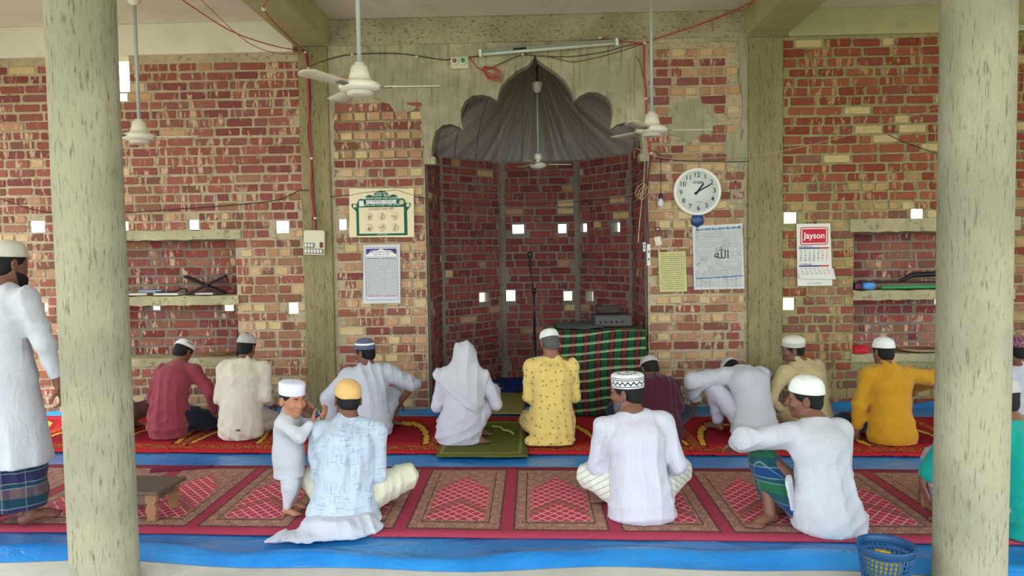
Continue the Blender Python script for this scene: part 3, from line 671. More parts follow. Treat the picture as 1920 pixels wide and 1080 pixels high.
for top, ttl, first in ((490, 'SEPTEMBER 2026', ['30', '31']+[str(i) for i in range(1, 31)]+['1', '2', '3']), (688, 'OCTOBER 2026', ['27', '28', '29', '30']+[str(i) for i in range(1, 32)])):
    leaf = top > 600
    c = cr(160, top+6); text(ttl, .016, NINK, c[0], c[1], -.0042, root, 'month', 'LEFT', bold=.0004)
    c_rect('day_bar', 155, top+16, 392, top+32, NINK, -.0034); c_rect('weekend_bar', 392, top+16, 484, top+32, RINK, -.0034)
    for i, s in enumerate(first[:35 if not leaf else 21]):
        col_, row = i % 7, i//7; c = cr(178+col_*47+(row*8 if leaf and row else 0), top+54+row*26); mt = RINK if col_ > 4 else (GREYINK if (row == 0 and len(s) == 2) else INK)
        text(s, .021, mt, c[0], c[1], -.0042 if not (leaf and row) else -.012-.008*row, root, 'date', bold=.0003)
def leaf_fn(u, v):
    a = cr(143+395*u+(14*v), 742+105*v+8*u*v*2); return (a[0], -.004-.03*v*v, a[1])
o = sheet('curling_leaf', leaf_fn, 8, 8, CP, None, None, .0006); o.parent = root
c = cr(330, 908); text('জে সন লিমিটেড', .02, GREYINK, c[0], c[1], -.0042, root)
m = MB(); m.tube([(-.01, -.002, .285), (0, -.006, .292), (.012, -.002, .285)], .004, 6); m.build('hanging_loop', INK, root)
# wall clock
c = W(1306, 360); ck = empty('wall_clock', (c[0], YW-.012, c[1]), 0, 'round white wall clock with black numerals showing ten past one', 'clock'); R0 = .2175
MR = Matrix.Rotation(PI/2, 4, 'X')
m = MB(); m.lathe([(R0*.97, -.0), (R0, .012), (R0, .03), (R0*.965, .042), (R0*.9, .044), (R0*.875, .034)], 64, MR); m.build('rim', RIM, ck)
m = MB(); m.lathe([(R0*.885, .030), (R0*.885, .0350)], 64, MR); m.build('dial', plain('clock dial', srgb(214, 220, 214), .4, .4), ck)
for i in range(12):
    a = 2*PI*(i+1)/12-.05; text(str(i+1), .062, INK, R0*.70*math.sin(a), R0*.70*math.cos(a), -.0358, ck, 'numeral', bold=.0004)
text('CITIZEN', .026, INK, .004, .082, -.0358, ck, bold=.0008); text('QUARTZ', .012, INK, .012, -.095, -.0358, ck)
for nm, ang, L, wd in (('hour_hand', 36, .092, .0075), ('minute_hand', 62, .132, .006)):
    m = MB(); m.bbox(-wd, wd, -.0405, -.038, -.036, L, .001, Matrix.Rotation(math.radians(ang), 4, 'Y')); m.build(nm, INK, ck)
m = MB(); m.lathe([(.011, .035), (.011, .042)], 16, MR); m.build('hub', INK, ck)
# crumpled blue bag tucked below the clock
def crumple(name, c, r, mat, label, cat, seed, amp=.22, seg=3, parent=None, flat=None):
    bm = bmesh.new(); bmesh.ops.create_icosphere(bm, subdivisions=seg, radius=1); rr = random.Random(seed); k = [(Vector((rr.uniform(-1, 1), rr.uniform(-1, 1), rr.uniform(-1, 1)))*rr.uniform(3, 9), rr.uniform(0, 6)) for _ in range(7)]
    for v in bm.verts:
        p = v.co.copy(); s = 1+amp*sum(abs(math.sin(a.dot(p)+b))-.6 for a, b in k)/2.2; v.co = Vector((p.x*r[0]*s, p.y*r[1]*s, p.z*r[2]*s))
        if flat is not None: v.co.z = max(v.co.z, flat)
    me = bpy.data.meshes.new(name); bm.to_mesh(me); bm.free(); me.materials.append(mat); me.polygons.foreach_set('use_smooth', [True]*len(me.polygons))
    o = link(bpy.data.objects.new(name, me), parent); o.location = c
    if label: tag(o, label, cat)
    return o
c = W(1306, 413); crumple('plastic_bag', (c[0], YW-.03, c[1]), (.055, .025, .062), plain('blue polythene', srgb(30, 66, 128), .35, .5), 'crumpled blue plastic bag tucked just below the wall clock', 'bag', 4)
# ================================================================== electrics
WHP = plain('white plastic', srgb(226, 224, 210), .4, .5); GRNP = plain('green plastic', srgb(0, 150, 108), .4, .5); BLKP = plain('black plastic', (.012, .012, .014), .4, .4); GRYM = plain('grey metal', srgb(170, 174, 172), .35, .5, metal=.6)
OLDP = plain('yellowed plastic', srgb(214, 206, 176), .5, .4)
def wall_item(name, px, py, label, cat, Yoff=.016, rot=0): c = W(px, py); o = empty(name, (c[0], YW-Yoff, c[1]), 0, label, cat); o.rotation_euler = (0, rot, 0); return o
sb = wall_item('switchboard', 593, 455, 'cream switchboard with two rows of rocker switches on the concrete column', 'switchboard', .036, .04)
m = MB(); m.bbox(-.098, .098, -.04, 0, -.115, .115, .006); m.build('box', OLDP, sb)
for row, z, n0 in ((0, -.025, 3), (1, -.078, 6)):
    m = MB(); m.bbox(-.088, -.088+n0*.028+.01, -.046, -.038, z-.024, z+.022, .002); m.build('switch_frame', GREYINK, sb)
    for k in range(n0):
        m = MB(); m.bbox(-.081+k*.028, -.061+k*.028, -.054, -.044, z-.016, z+.015, .003, None); m.build('rocker', WHP, sb)
m = MB(); m.bbox(.055, .085, -.047, -.038, -.045, .005, .002); m.build('fuse', plain('maroon fuse', srgb(110, 50, 60), .5), sb)
for x in (-.088, .088):
    m = MB(); m.lathe([(.004, .040), (.004, .043)], 8, Matrix.Translation((x, 0, .105)) @ MR); m.build('screw', GREYINK, sb)
hb = wall_item('bulb_holder_board', 863, 120, 'cream board with one white and one green bulb holder', 'lamp holder', .018)
m = MB(); m.bbox(-.08, .08, -.035, 0, -.055, .055, .005); m.build('board', OLDP, hb)
for x, cm in ((-.045, plain('grey brown', srgb(130, 110, 96), .6)), (.032, GRNP)):
    T = Matrix.Translation((x, -.035, .012)) @ MR; m = MB(); m.lathe([(.037, 0), (.036, .018), (.030, .026)], 24, T); h = m.build('holder', WHP, hb)
    m = MB(); m.lathe([(.022, .020), (.020, .034), (.010, .038)], 20, T); m.build('holder_cap', cm, h)
# tube light
a, b = onY(901, 101, YW-.07), onY(1156, 80, YW-.07); d = b-a; L = d.length; tl = empty('tube_light', a+d/2, 0, 'tilted dusty fluorescent tube light above the arch', 'light'); ang = -math.atan2(d.z, d.x); tl.rotation_euler = (0, ang, 0)
m = MB(); m.bbox(-L/2, L/2, -.005, .045, -.004, .034, .006); m.build('channel', plain('dusty grey channel', srgb(150, 148, 138), .5, .4, .3, 40), tl)
m = MB(); m.tube([(-L/2+.02, -.022, -.012), (L/2-.02, -.022, -.012)], .0135, 14); m.build('tube', plain('unlit tube glass', srgb(206, 210, 200), .25, .5), tl)
for s in (-1, 1):
    m = MB(); m.bbox(s*L/2-.014, s*L/2+.014, -.042, .02, -.034, .032, .005); m.build('end_holder', WHP, tl)
m = MB(); m.bbox(-.32, -.20, -.012, -.002, .008, .026, .003); m.build('starter', INK, tl)
a, b = onY(1894, 54, YW-.07), onY(2010, 50, YW-.07); L = (b-a).length; tl = empty('tube_light', (a+b)/2, 0, 'white tube light at the wall top right of the right pillar', 'light'); tl.rotation_euler = (0, -math.atan2(b.z-a.z, b.x-a.x), 0)
m = MB(); m.bbox(-L/2, L/2, -.005, .04, -.004, .03, .005); m.build('channel', WHP, tl); m = MB(); m.tube([(-L/2+.02, -.02, -.010), (L/2-.02, -.02, -.010)], .0135, 14); m.build('tube', plain('unlit tube glass', srgb(206, 210, 200), .25, .5), tl)
# small switch, indicator, socket boxes, hanging bulb
o = wall_item('wall_switch', 1233, 452, 'small tilted cream single switch above the yellow paper', 'switch', .014, -.2)
m = MB(); m.bbox(-.032, .032, -.022, 0, -.042, .042, .004); m.build('plate', OLDP, o); m = MB(); m.bbox(-.012, .014, -.030, -.02, -.018, .020, .003); m.build('rocker', WHP, o)
o = wall_item('indicator_lamp', 1232, 430, 'tiny white indicator lamp on a maroon box', 'lamp', .014)
m = MB(); m.bbox(-.022, .022, -.016, 0, -.022, .022, .003); m.build('box', plain('maroon fuse', srgb(110, 50, 60), .5), o); m = MB(); m.lathe([(.010, .016), (.009, .024), (.004, .027)], 12, MR); m.build('lens', WHP, o)
for px, py, hw, hh, lb in ((1207, 463, .012, .042, 'small white socket box on the niche edge'), (1215, 478, .016, .10, 'long white socket strip on the niche edge beside the yellow paper')):
    o = wall_item('socket_box', px, py, lb, 'socket', .016)
    m = MB(); m.bbox(-hw, hw, -.03, 0, -hh, hh, .004); m.build('box', WHP, o)
    for k in range(2):
        m = MB(); m.bbox(-hw*.5, hw*.5, -.033, -.028, -hh*.5+k*hh*.7, -hh*.5+k*hh*.7+.02, .002); m.build('socket', GREYINK, o)
c = W(1237, 380); lb = empty('light_bulb', (c[0], YW-.05, c[1]), 0, 'white bulb hanging in a black holder left of the clock', 'light bulb')
m = MB(); m.lathe([(.006, -.046), (.020, -.040), (.028, -.022), (.029, -.006), (.022, .014), (.015, .030), (.014, .036)], 20); m.build('bulb', plain('bulb glass', srgb(206, 214, 220), .25, .5), lb)
m = MB(); m.lathe([(.014, .032), (.018, .040), (.017, .068), (.008, .078)], 16); m.build('holder', BLKP, lb)
m = MB(); m.tube([(0, 0, .075), (.008, .02, .2), (.006, .03, .42), (-.03, .032, .46), (-.11, .034, .50)], .0032, 6); m.build('flex', BLKP, lb)
# ------------------------------------------------------------------ wires
WRED = plain('red wire', srgb(186, 50, 62), .5, .4); WBLK = plain('dark wire', srgb(60, 46, 40), .6, .3); WPALE = plain('pale string', srgb(196, 176, 140), .8)
def smooth(pts, n=6):
    out = []; P = [pts[0]]+pts+[pts[-1]]
    for i in range(1, len(P)-2):
        for j in range(n):
            t = j/n; a, b, c, d = P[i-1], P[i], P[i+1], P[i+2]
            out.append(.5*((2*b)+(c-a)*t+(2*a-5*b+4*c-d)*t*t+(3*b-a-3*c+d)*t*t*t))
    return out+[pts[-1]]
def wire(name, px, mat, label, cat='wire', r=.0045, off=.03, clips=(), parent=None):
    """px: points (x, y) on the wall, or (x, y, depth)"""
    P = smooth([onY(p[0], p[1], p[2] if len(p) > 2 else YW-off) for p in px]); m = MB(); m.tube(P, r, 6)
    o = m.build(name, mat, parent); tag(o, label, cat)
    for c in clips:
        q = onY(c[0], c[1], YW-off-.006); m = MB(); m.bbox(q.x-.012, q.x+.012, q.y-.006, q.y+.012, q.z-.008, q.z+.008, .003); m.build('clip', WHP, o)
    return o
wire('wire', [(572, 96), (577, 130), (580, 230), (584, 300), (583, 360), (590, 415), (591, 432)], WRED, 'thick bundle of red wires down the left wall column to the switchboard', r=.010, off=.05, clips=((572, 98), (578, 128), (584, 297), (591, 409)))
wire('wire', [(574, 98), (582, 180), (578, 250), (587, 330), (592, 430)], WBLK, 'thin dark wire twisted along the red bundle on left column', r=.004, off=.056)
zc = lambda px, py: onZ(px, py, 3.60)
def ceil_wire(pts, mat, label, r=.004, clips=()):
    P = smooth([Vector(p) for p in pts]); m = MB(); m.tube(P, r, 6); o = tag(m.build('wire', mat), label, 'wire')
    for q in clips: m = MB(); m.bbox(q[0]-.014, q[0]+.014, q[1]-.012, q[1]+.012, q[2]-.012, q[2]+.012, .003); m.build('clip', WHP, o)
    return o
e = onY(572, 96, YW-.05); k1 = onY(495, 17, 5.75); k2 = onY(520, -15, 5.2)
ceil_wire([k2, k1, k1.lerp(e, .5)+Vector((.02, 0, -.04)), e], WRED, 'red wire under the ceiling beam, right hand one of the three', .0045, [k1])
s0 = onY(335, -5, 5.6); ceil_wire([s0, s0.lerp(e, .35)+Vector((0, 0, -.09)), s0.lerp(e, .7)+Vector((0, 0, -.07)), e], WRED, 'upper red wire sagging across the left ceiling', .0045)
s1 = onY(372, -5, 5.4); ceil_wire([s1, s1.lerp(e, .4)+Vector((0, 0, -.16)), s1.lerp(e, .75)+Vector((0, 0, -.12)), e], plain('faded red wire', srgb(176, 96, 90), .5), 'lower faded thin red wire sagging across the left ceiling', .003)
wire('wire', [(581, 124), (620, 110), (660, 102), (730, 100), (770, 103), (830, 112), (850, 110), (903, 105)], WBLK, 'dark wire running from the left column to the tube light', off=.034, clips=((660, 102), (781, 106)))
wire('wire', [(845, 111), (875, 108), (885, 113), (897, 128), (930, 142), (936, 147)], WRED, 'red wire from the bulb holder board to a loose coil', r=.0045, off=.034)
m = MB(); 
for k in range(4):
    c = Vector((W(918+3*k, 136+2*k)[0], YW-.04-.006*k, W(918+3*k, 136+2*k)[1])); m.tube([c+Vector(((.075+.01*k)*math.cos(t)*.8+.02*math.sin(t), 0, (.028+.008*k)*math.sin(t)-.045*math.cos(t)*.8)) for t in [2*PI*i/20 for i in range(21)]], .0035, 6)
tag(m.build('wire_coil', WRED), 'small loose coil of red wire left of the arch tip', 'wire')
wire('wire', [(914, 131), (950, 114), (980, 103), (1010, 105), (1070, 106), (1130, 98), (1175, 86), (1208, 80)], WBLK, 'dark brown wire looping under the tube light above the arch', r=.0035, off=.034, clips=((980, 102),))
wire('wire', [(1015, 104), (1045, 110), (1072, 116), (1100, 112), (1150, 100), (1210, 81)], plain('rusty wire', srgb(120, 60, 50), .6), 'lower sagging rusty wire above the arch', r=.0035, off=.036)
wire('wire', [(1124, 71), (1150, 75), (1186, 79), (1210, 80), (1250, 66), (1300, 50), (1360, 27), (1420, 0, 6.6), (1440, -12, 6.4)], WRED, 'red wire rising from tube light to the right ceiling beam', r=.0055, off=.06, clips=((1125, 71), (1209, 81)))
wire('wire', [(1208, 80), (1208, 110), (1208, 140), (1212, 185), (1212, 240), (1219, 280), (1221, 292)], WRED, 'red wire bundle going down right of the arch', r=.0085, off=.04, clips=((1211, 185), (1221, 287)))
wire('wire', [(1192, 105), (1200, 118), (1208, 150), (1213, 178)], WBLK, 'short thin dark wire hooked beside the red bundle right of the arch', r=.003, off=.04)
wire('wire', [(1221, 292), (1216, 330), (1213, 380), (1216, 430), (1216, 458)], plain('maroon wire', srgb(110, 36, 46), .5), 'maroon wire from red bundle down to the white socket strip', r=.007, off=.02)
wire('wire', [(1209, 300), (1206, 350), (1200, 410), (1196, 455)], WPALE, 'straight pale wire hanging at the right edge of the niche', r=.004, off=.03)
m = MB(); c = onY(1206, 355, YW-.045)
for k in range(3): m.tube([c+Vector((.03*math.cos(t)+.02*k-.03+.03*math.sin(t), -.004*k, .055*math.sin(t)-.02*k)) for t in [2*PI*i/16 for i in range(17)]], .003, 6)
tag(m.build('wire_coil', WPALE), 'small loop of pale wire on the right edge of niche', 'wire')
wire('wire', [(1206, 463), (1196, 470), (1188, 500), (1187, 545), (1186, 590), (1180, 610, 6.98)], WBLK, 'black cable from the socket box down to the cloth covered stand', r=.005, off=.04)
wire('wire', [(0, 372), (60, 392), (130, 402), (220, 400), (330, 392), (430, 385), (520, 375), (560, 358), (582, 358)], WBLK, 'dark cable strung across the left bricks to the wall column', r=.0045, off=.045)
wire('wire', [(592, 374), (640, 367), (700, 362), (800, 372), (870, 382)], WBLK, 'thin dark wire from left column behind the cream board', r=.003, off=.02)
wire('wire', [(829, 375, 8.0), (900, 382, 8.0), (980, 383, 8.0), (1085, 378, 8.0), (1186, 368, 8.0)], WBLK, 'thin dark wire strung across the inside of the niche', r=.0035)
wire('string', [(1192, 277), (1215, 288), (1260, 298), (1340, 296), (1430, 290), (1560, 262), (1700, 222), (1790, 190, 6.4)], WPALE, 'pale string stretched across the right hand bricks', 'string', r=.003, off=.05)
wire('wire', [(1224, 296), (1290, 302), (1400, 303), (1470, 300)], WBLK, 'thin dark wire level across the pier above the clock', r=.003, off=.03)
wire('wire', [(1665, 252), (1700, 268), (1760, 288), (1800, 295)], WBLK, 'short dark wire slanting on the right bricks behind pillar', r=.0035, off=.03)
# ================================================================== ceiling fans
FANW = plain('cream enamel', srgb(228, 222, 202), .35, .5); FANR = plain('pale grey enamel rod', srgb(170, 178, 172), .4, .5); FANG = plain('grey ring', srgb(120, 112, 106), .4)
def fan(px, py, Y, dia, ztop, label, ang, small=False, bl=.48):
    c = onY(px, py, Y); f = empty('ceiling_fan', c, 0, label, 'fan', 'ceiling fans'); s = dia/.25; k = Matrix.Diagonal((s, s, s, 1))
    if small: prof = [(.05, -.055), (.09, -.045), (.122, -.012), (.125, .01), (.10, .03), (.05, .045), (.03, .06), (.03, .085), (.055, .09), (.062, .10), (.05, .16), (.03, .175)]
    else: prof = [(.045, -.040), (.075, -.036), (.082, -.014), (.118, -.008), (.125, .004), (.125, .022), (.112, .034), (.085, .045), (.066, .055), (.062, .075), (.048, .135), (.032, .14), (.030, .155)]
    m = MB(); m.lathe(prof, 40, k); m.build('motor_housing', FANW, f)
    if not small:
        m = MB(); m.lathe([(.078, -.016), (.084, -.0155), (.084, -.012), (.078, -.0115)], 36, k); m.build('ring', FANG, f)
    m = MB(); m.tube([(0, 0, .14*s), (0, 0, ztop-c.z-.04)], .0135*(.7 if small else 1), 12); m.build('rod', FANR, f)
    z1 = ztop-c.z; m = MB(); m.lathe([(.018, z1-.15), (.04, z1-.125), (.055, z1-.06), (.056, z1-.045), (.04, z1-.04)] if small else [(.02, z1-.14), (.05, z1-.11), (.062, z1-.02), (.062, z1)], 24); m.build('canopy', FANW, f)
    if small:
        m = MB(); m.tube([(0, 0, z1-.05), (0, 0, z1+.11), (.03, 0, z1+.13), (.10, .02, z1+.125)], .007, 8); m.build('hook', BLKP, f)
    for i in range(3):
        A = Matrix.Rotation(ang+2*PI*i/3, 4, 'Z') @ Matrix.Translation((0, 0, .008*s)) @ Matrix.Rotation(math.radians(9), 4, 'X')
        v = []; n = 10; w0, w1 = .045*s, .062*s
        for q in range(n+1):
            t = q/n; x = .15*s+(bl-.15*s)*t; hw = w0+(w1-w0)*t if t < .9 else (w0+(w1-w0)*t)*math.sqrt(max(.05, 1-((t-.9)/.1)**2*.8))
            for yy, zz in ((-hw, .0), (0, .006), (hw, .0)): v.append(A @ Vector((x, yy, zz)))
        fc = []
        for q in range(n):
            for b in range(2): fc.append((3*q+b, 3*q+b+1, 3*q+b+4, 3*q+b+3))
        o = mesh_obj('blade', v, fc, FANW, f, True); sm = o.modifiers.new('solid', 'SOLIDIFY'); sm.thickness = .003
        m = MB(); m.bbox(.09*s, .19*s, -.022*s, .022*s, -.004, .004, .002, A); m.build('blade_bracket', FANG, o)
    return f
fan(675, 167, 4.5, .25, ZS, 'large cream ceiling fan nearest to the camera, left of the arch', .05)
fan(262, 260, 6.0, .25, ZS, 'cream ceiling fan beside the left pillar against the red bricks', .02)
fan(1222, 247, 6.0, .25, ZS, 'cream ceiling fan at the right end of the arch', .03)
fan(1009, 310, 7.7, .175, 3.24, 'small white fan hanging inside the prayer niche', .12, True, .34)
# ================================================================== cloth covered stand in the mouth of the niche
def plaid_cloth():
    M = Mat('green maroon checked cloth', .9, .15); n = M.node('ShaderNodeUVMap'); u, v, _ = M.xyz(n.outputs[0])
    a = (u/.115).fr(); c = M.mix(a < .36, srgb(34, 74, 44), srgb(88, 38, 42)); c = M.mix((a.band(.36, .44)).mx(a > .92), c, srgb(18, 22, 18))
    w_ = (v/.086).fr(); c = M.mix(w_.band(.70, .95)*.35, c, srgb(20, 34, 24)); l = w_.band(.10, .17).mx(w_.band(.22, .32)); c = M.mix(l*.8, c, M.mix(a < .36, srgb(150, 206, 140), srgb(212, 140, 132))); M.col(c); M.bump(M.noise(M.pos(), 120, 2), .003, .4); return M.m
M_plaid = plaid_cloth()
def uv_sheet(name, fn, nx, ny, mat, parent):
    v = []; uv = []
    for j in range(ny+1):
        for i in range(nx+1): p, q = fn(i/nx, j/ny); v.append(p); uv.append(q)
    f = [(j*(nx+1)+i, j*(nx+1)+i+1, (j+1)*(nx+1)+i+1, (j+1)*(nx+1)+i) for j in range(ny) for i in range(nx)]
    o = mesh_obj(name, v, f, mat, parent, True); L = o.data.uv_layers.new(name='UVMap'); a = []
    for p in f:
        for i in p: a += uv[i]
    L.data.foreach_set('uv', a); s = o.modifiers.new('solid', 'SOLIDIFY'); s.thickness = .004; return o
tb = empty('covered_stand', (.60, 6.96, .013), 0, 'tall stand draped in green and maroon checked cloth at the niche', 'stand')
prof = [(.40, .735), (.05, .750), (-.27, .748), (-.305, .735), (-.315, .66), (-.325, .55), (-.335, .50), (-.365, .485), (-.385, .46), (-.39, .36), (-.40, .2), (-.405, .08), (-.41, .006)]
arc_ = [0]
for a, b in zip(prof, prof[1:]): arc_.append(arc_[-1]+math.dist(a, b))
def tb_fn(u, v):
    s = v*arc_[-1]; i = 0
    while i < len(prof)-2 and s > arc_[i+1]: i += 1
    t = (s-arc_[i])/(arc_[i+1]-arc_[i]); y = prof[i][0]+(prof[i+1][0]-prof[i][0])*t; z = prof[i][1]+(prof[i+1][1]-prof[i][1])*t
    x = -.405+.81*u; d = max(0, s-.65)
    y += .012*math.sin(x*17+1)*min(1, d*2)+.008*math.sin(x*31+z*6)*min(1, d*2); z += (.006*math.sin(x*9) if d < .1 else .010*math.sin(x*6+2)*math.exp(-((z-.48)/.05)**2))
    return (x, y, max(z, .004)), (x+.5+.02*math.sin(z*5), s+.02*math.sin(x*4)+.03*x)
uv_sheet('cloth', tb_fn, 60, 70, M_plaid, tb)
for sx in (-1, 1):
    def side_fn(u, v, sx=sx):
        y = .38-.70*u-.085*v*u; return (sx*(.405+.012*math.sin(y*20+v*3)*v), y, .742-.735*v), (y, v*.74)
    uv_sheet('cloth_side', side_fn, 24, 20, M_plaid, tb)
m = MB(); m.bbox(-.38, .38, -.26, .36, 0, .70, .01); m.build('stand_body', plain('dark wood', srgb(70, 48, 36), .7, .3, .2, 20), tb)
def fold_fn(u, v): x = -.38+.42*u; y = -.20+.5*v; return ((x, y, .775+.012*math.sin(v*20+x*8)+.008*nz(x*7, y*9)), (x*1.4, y*.8))
uv_sheet('folded_cloth', fold_fn, 20, 26, fabric('grey green folded cloth', srgb(66, 76, 66)) if 'fabric' in globals() else plain('grey green folded cloth', srgb(66, 76, 66), .9), tb)
am = empty('amplifier', (.73, 6.97, .778), .06, 'dark grey amplifier box on top of the checked cloth stand', 'amplifier'); DG = plain('dark grey box', srgb(52, 48, 46), .55, .4); 
m = MB(); m.bbox(-.175, .175, -.11, .11, 0, .112, .006); m.build('case', DG, am)
m = MB(); m.bbox(-.165, .165, -.116, -.108, .010, .10, .003); fp = m.build('front_panel', plain('grey panel', srgb(74, 68, 64), .5, .4), am)
for k in range(5):
    m = MB(); m.lathe([(.010, 0), (.009, .012)], 14, Matrix.Translation((-.12+.05*k, -.115, .045)) @ MR); m.build('knob', BLKP, fp)
def puffy(name, c, d, rz, mat, label, cat, amp=.03, seed=1):
    bm = bmesh.new(); bmesh.ops.create_cube(bm, size=1); bmesh.ops.subdivide_edges(bm, edges=bm.edges[:], cuts=5, use_grid_fill=True); rr = random.Random(seed); ph = [rr.uniform(0, 6) for _ in range(4)]
    for v in bm.verts:
        p = v.co; q = 1-.10*(p.x*2)**4-.06*(p.y*2)**4; p.z *= q; k = 1-.14*abs(p.z*2)**3; p.x *= k; p.y *= k; s = amp*math.sin(p.x*9+ph[0])*math.sin(p.y*8+ph[1]+p.z*7); v.co = Vector((p.x*d[0]*(1+s), p.y*d[1]*(1+s), (p.z+.5)*d[2]*(1+s*.6)))
    me = bpy.data.meshes.new(name); bm.to_mesh(me); bm.free(); me.materials.append(mat); me.polygons.foreach_set('use_smooth', [True]*len(me.polygons)); o = link(bpy.data.objects.new(name, me)); o.location = c; o.rotation_euler = (0, 0, rz); return tag(o, label, cat)
bg_ = puffy('bag', (.70, 6.99, .892), (.22, .16, .085), .1, plain('dark brown bag cloth', srgb(66, 54, 50), .8, .2, .2, 30), 'dark brown bag with pale flap on top of the amplifier box', 'bag', .05, 3)
m = MB(); m.bbox(-.05, .09, -.03, .05, .078, .086, .003); m.build('pale_flap', plain('pale flap', srgb(150, 140, 124), .8), bg_)
# microphone on its stand
c = onY(1001, 540, 7.45); ms = empty('microphone_stand', (c.x, 7.45, .022), 0, 'thin black microphone stand standing inside the prayer niche', 'microphone stand'); zt_ = onY(1001, 548, 7.45).z; ztop = onY(994, 512, 7.45).z
m = MB(); m.tube([(0, 0, .05), (0, 0, zt_*.62)], .016, 12); m.tube([(0, 0, zt_*.6), (0, 0, zt_)], .012, 12); m.build('pole', BLKP, ms)
for k in range(3):
    a = 2*PI*k/3+.4; m = MB(); m.tube([(0, 0, .10), (.24*math.cos(a), .24*math.sin(a), .012)], .009, 8); m.build('leg', BLKP, ms)
m = MB(); m.tube([(0, 0, zt_-.01), (-.03, -.01, ztop-.012)], .007, 8); m.build('boom', BLKP, ms); m = MB(); m.lathe([(.024, 0), (.026, .03), (.018, .05)], 12, Matrix.Translation((0, 0, zt_-.03))); m.build('clamp', BLKP, ms)
m = MB(); m.lathe([(.006, -.10), (.011, -.09), (.014, .03), (.020, .05), (.026, .07), (.026, .09), (.018, .108), (.004, .112)], 16, Matrix.Translation((-.035, -.012, ztop+.085))); m.build('microphone', BLKP, ms)
# ================================================================== things on the niche shelves
WOODD = plain('dark stained wood', srgb(44, 34, 32), .6, .35, .2, 30); WOODM = plain('grey brown wood', srgb(126, 106, 88), .75, .25, .25, 16, 0, .003); PAGE = plain('book pages', srgb(214, 206, 190), .85)
def shelf(px, py, Y, z): q = onY(px, py, Y); return Vector((q.x, Y, z))
zL, zR = 1.118, 1.083
rh = empty('book_stand', shelf(387, 556, 7.06, zL), .25, 'black folding book stand opened in an X on the left shelf', 'book stand')
for sg, nm in ((1, 'leaf'), (-1, 'leaf')):
    A = Matrix.Translation((0, 0, .085)) @ Matrix.Rotation(sg*math.radians(64), 4, 'Y'); m = MB()
    m.bbox(-.009, .009, -.10, .10, -.03, .20, .003, A); m.bbox(-.009, .009, -.10, -.035, -.19, -.02, .003, A); m.bbox(-.009, .009, .035, .10, -.19, -.02, .003, A); m.build(nm, WOODD, rh)
def book(px, py, Y, z, d, rz, c, label, grp='books on the left shelf'):
    b = empty('book', shelf(px, py, Y, z), rz, label, 'book', grp); w_, dp, h_ = d
    m = MB(); m.bbox(-w_/2+.003, w_/2-.004, -dp/2+.004, dp/2-.004, .003, h_-.003, .001); m.build('pages', PAGE, b); cm = plain('cover %d %d %d' % c, srgb(*c), .5, .4)
    m = MB(); m.bbox(-w_/2, w_/2, -dp/2, dp/2, 0, .0035, .001); m.bbox(-w_/2, w_/2, -dp/2, dp/2, h_-.0035, h_, .001); m.bbox(-w_/2, -w_/2+.004, -dp/2, dp/2, 0, h_, .001); m.build('cover', cm, b); return b
book(262, 553, 7.03, zL, (.20, .14, .024), .05, (150, 136, 120), 'thick beige book at the bottom of the left shelf stack')
book(282, 548, 7.03, zL+.025, (.19, .14, .012), -.08, (120, 70, 84), 'thin maroon book beneath the blue book on the left shelf'); book(287, 545, 7.03, zL+.038, (.21, .15, .012), .1, (60, 140, 196), 'bright blue book on top of the left shelf stack')
book(240, 553, 7.04, zL, (.075, .10, .04), 0, (222, 220, 212), 'small white book beside the left pillar on shelf'); book(318, 554, 6.995, zL, (.26, .12, .022), -.15, (150, 168, 160), 'large grey green book lying at the front edge of the left shelf')
book(386, 556, 7.02, zL, (.16, .10, .016), .1, (216, 212, 220), 'pale book lying under the folding book stand')
m = MB(); m.tube(smooth([Vector((-.10, -.03, .006)), Vector((-.02, -.02, .012)), Vector((.02, .02, .035)), Vector((.07, .01, .03)), Vector((.09, -.02, .006))]), .008, 8); o = m.build('cable', BLKP); o.location = shelf(335, 554, 7.0, zL+.022); tag(o, 'short black cable curled on the grey green book', 'cable')
crumple('cloth_scrap', shelf(437, 550, 7.08, zL+.022), (.045, .04, .022), plain('dull red cloth', srgb(130, 70, 64), .9), 'small dull red scrap at the right end of the left shelf', 'cloth', 8)
m = MB(); rr = random.Random(2)
for k in range(26):
    a = rr.uniform(-.35, .35); x = rr.uniform(-.12, .12); L = rr.uniform(.06, .14); m.tube([(x-L*math.cos(a), rr.uniform(-.06, .06), .006+rr.uniform(0, .03)), (x+L*math.cos(a), rr.uniform(-.06, .06), .006+rr.uniform(0, .03))], .004, 5)
o = m.build('dry_twigs', plain('dry twig', srgb(132, 96, 60), .9)); o.location = shelf(412, 668, 7.06, .528); tag(o, 'heap of dry brown twigs on the left ledge', 'twigs', kind='stuff')
m = MB(); m.tube([(0, 0, 0), (.006, .02, .24)], .014, 8); o = m.build('stick', BLKP); o.location = shelf(446, 672, 6.96, .53); tag(o, 'short black stick leaning at the right end of left ledge', 'stick')
bx = empty('box', shelf(1608, 543, 7.05, zR), .1, 'dark box with maroon front at the left end of right shelf', 'box'); m = MB(); m.bbox(-.055, .045, -.05, .05, 0, .06, .003); m.build('carton', plain('dark carton', srgb(40, 40, 60), .6), bx); m = MB(); m.bbox(-.05, .04, -.053, -.049, .008, .05, .001); m.build('label_panel', plain('maroon label', srgb(112, 40, 62), .5), bx)
bx = puffy('packet', shelf(1628, 543, 7.0, zR), (.11, .06, .065), -.1, plain('blue wrapper', srgb(70, 136, 204), .35, .5, .5, 40), 'bright blue wrapped packet next to the dark box on right shelf', 'packet', .12, 6)
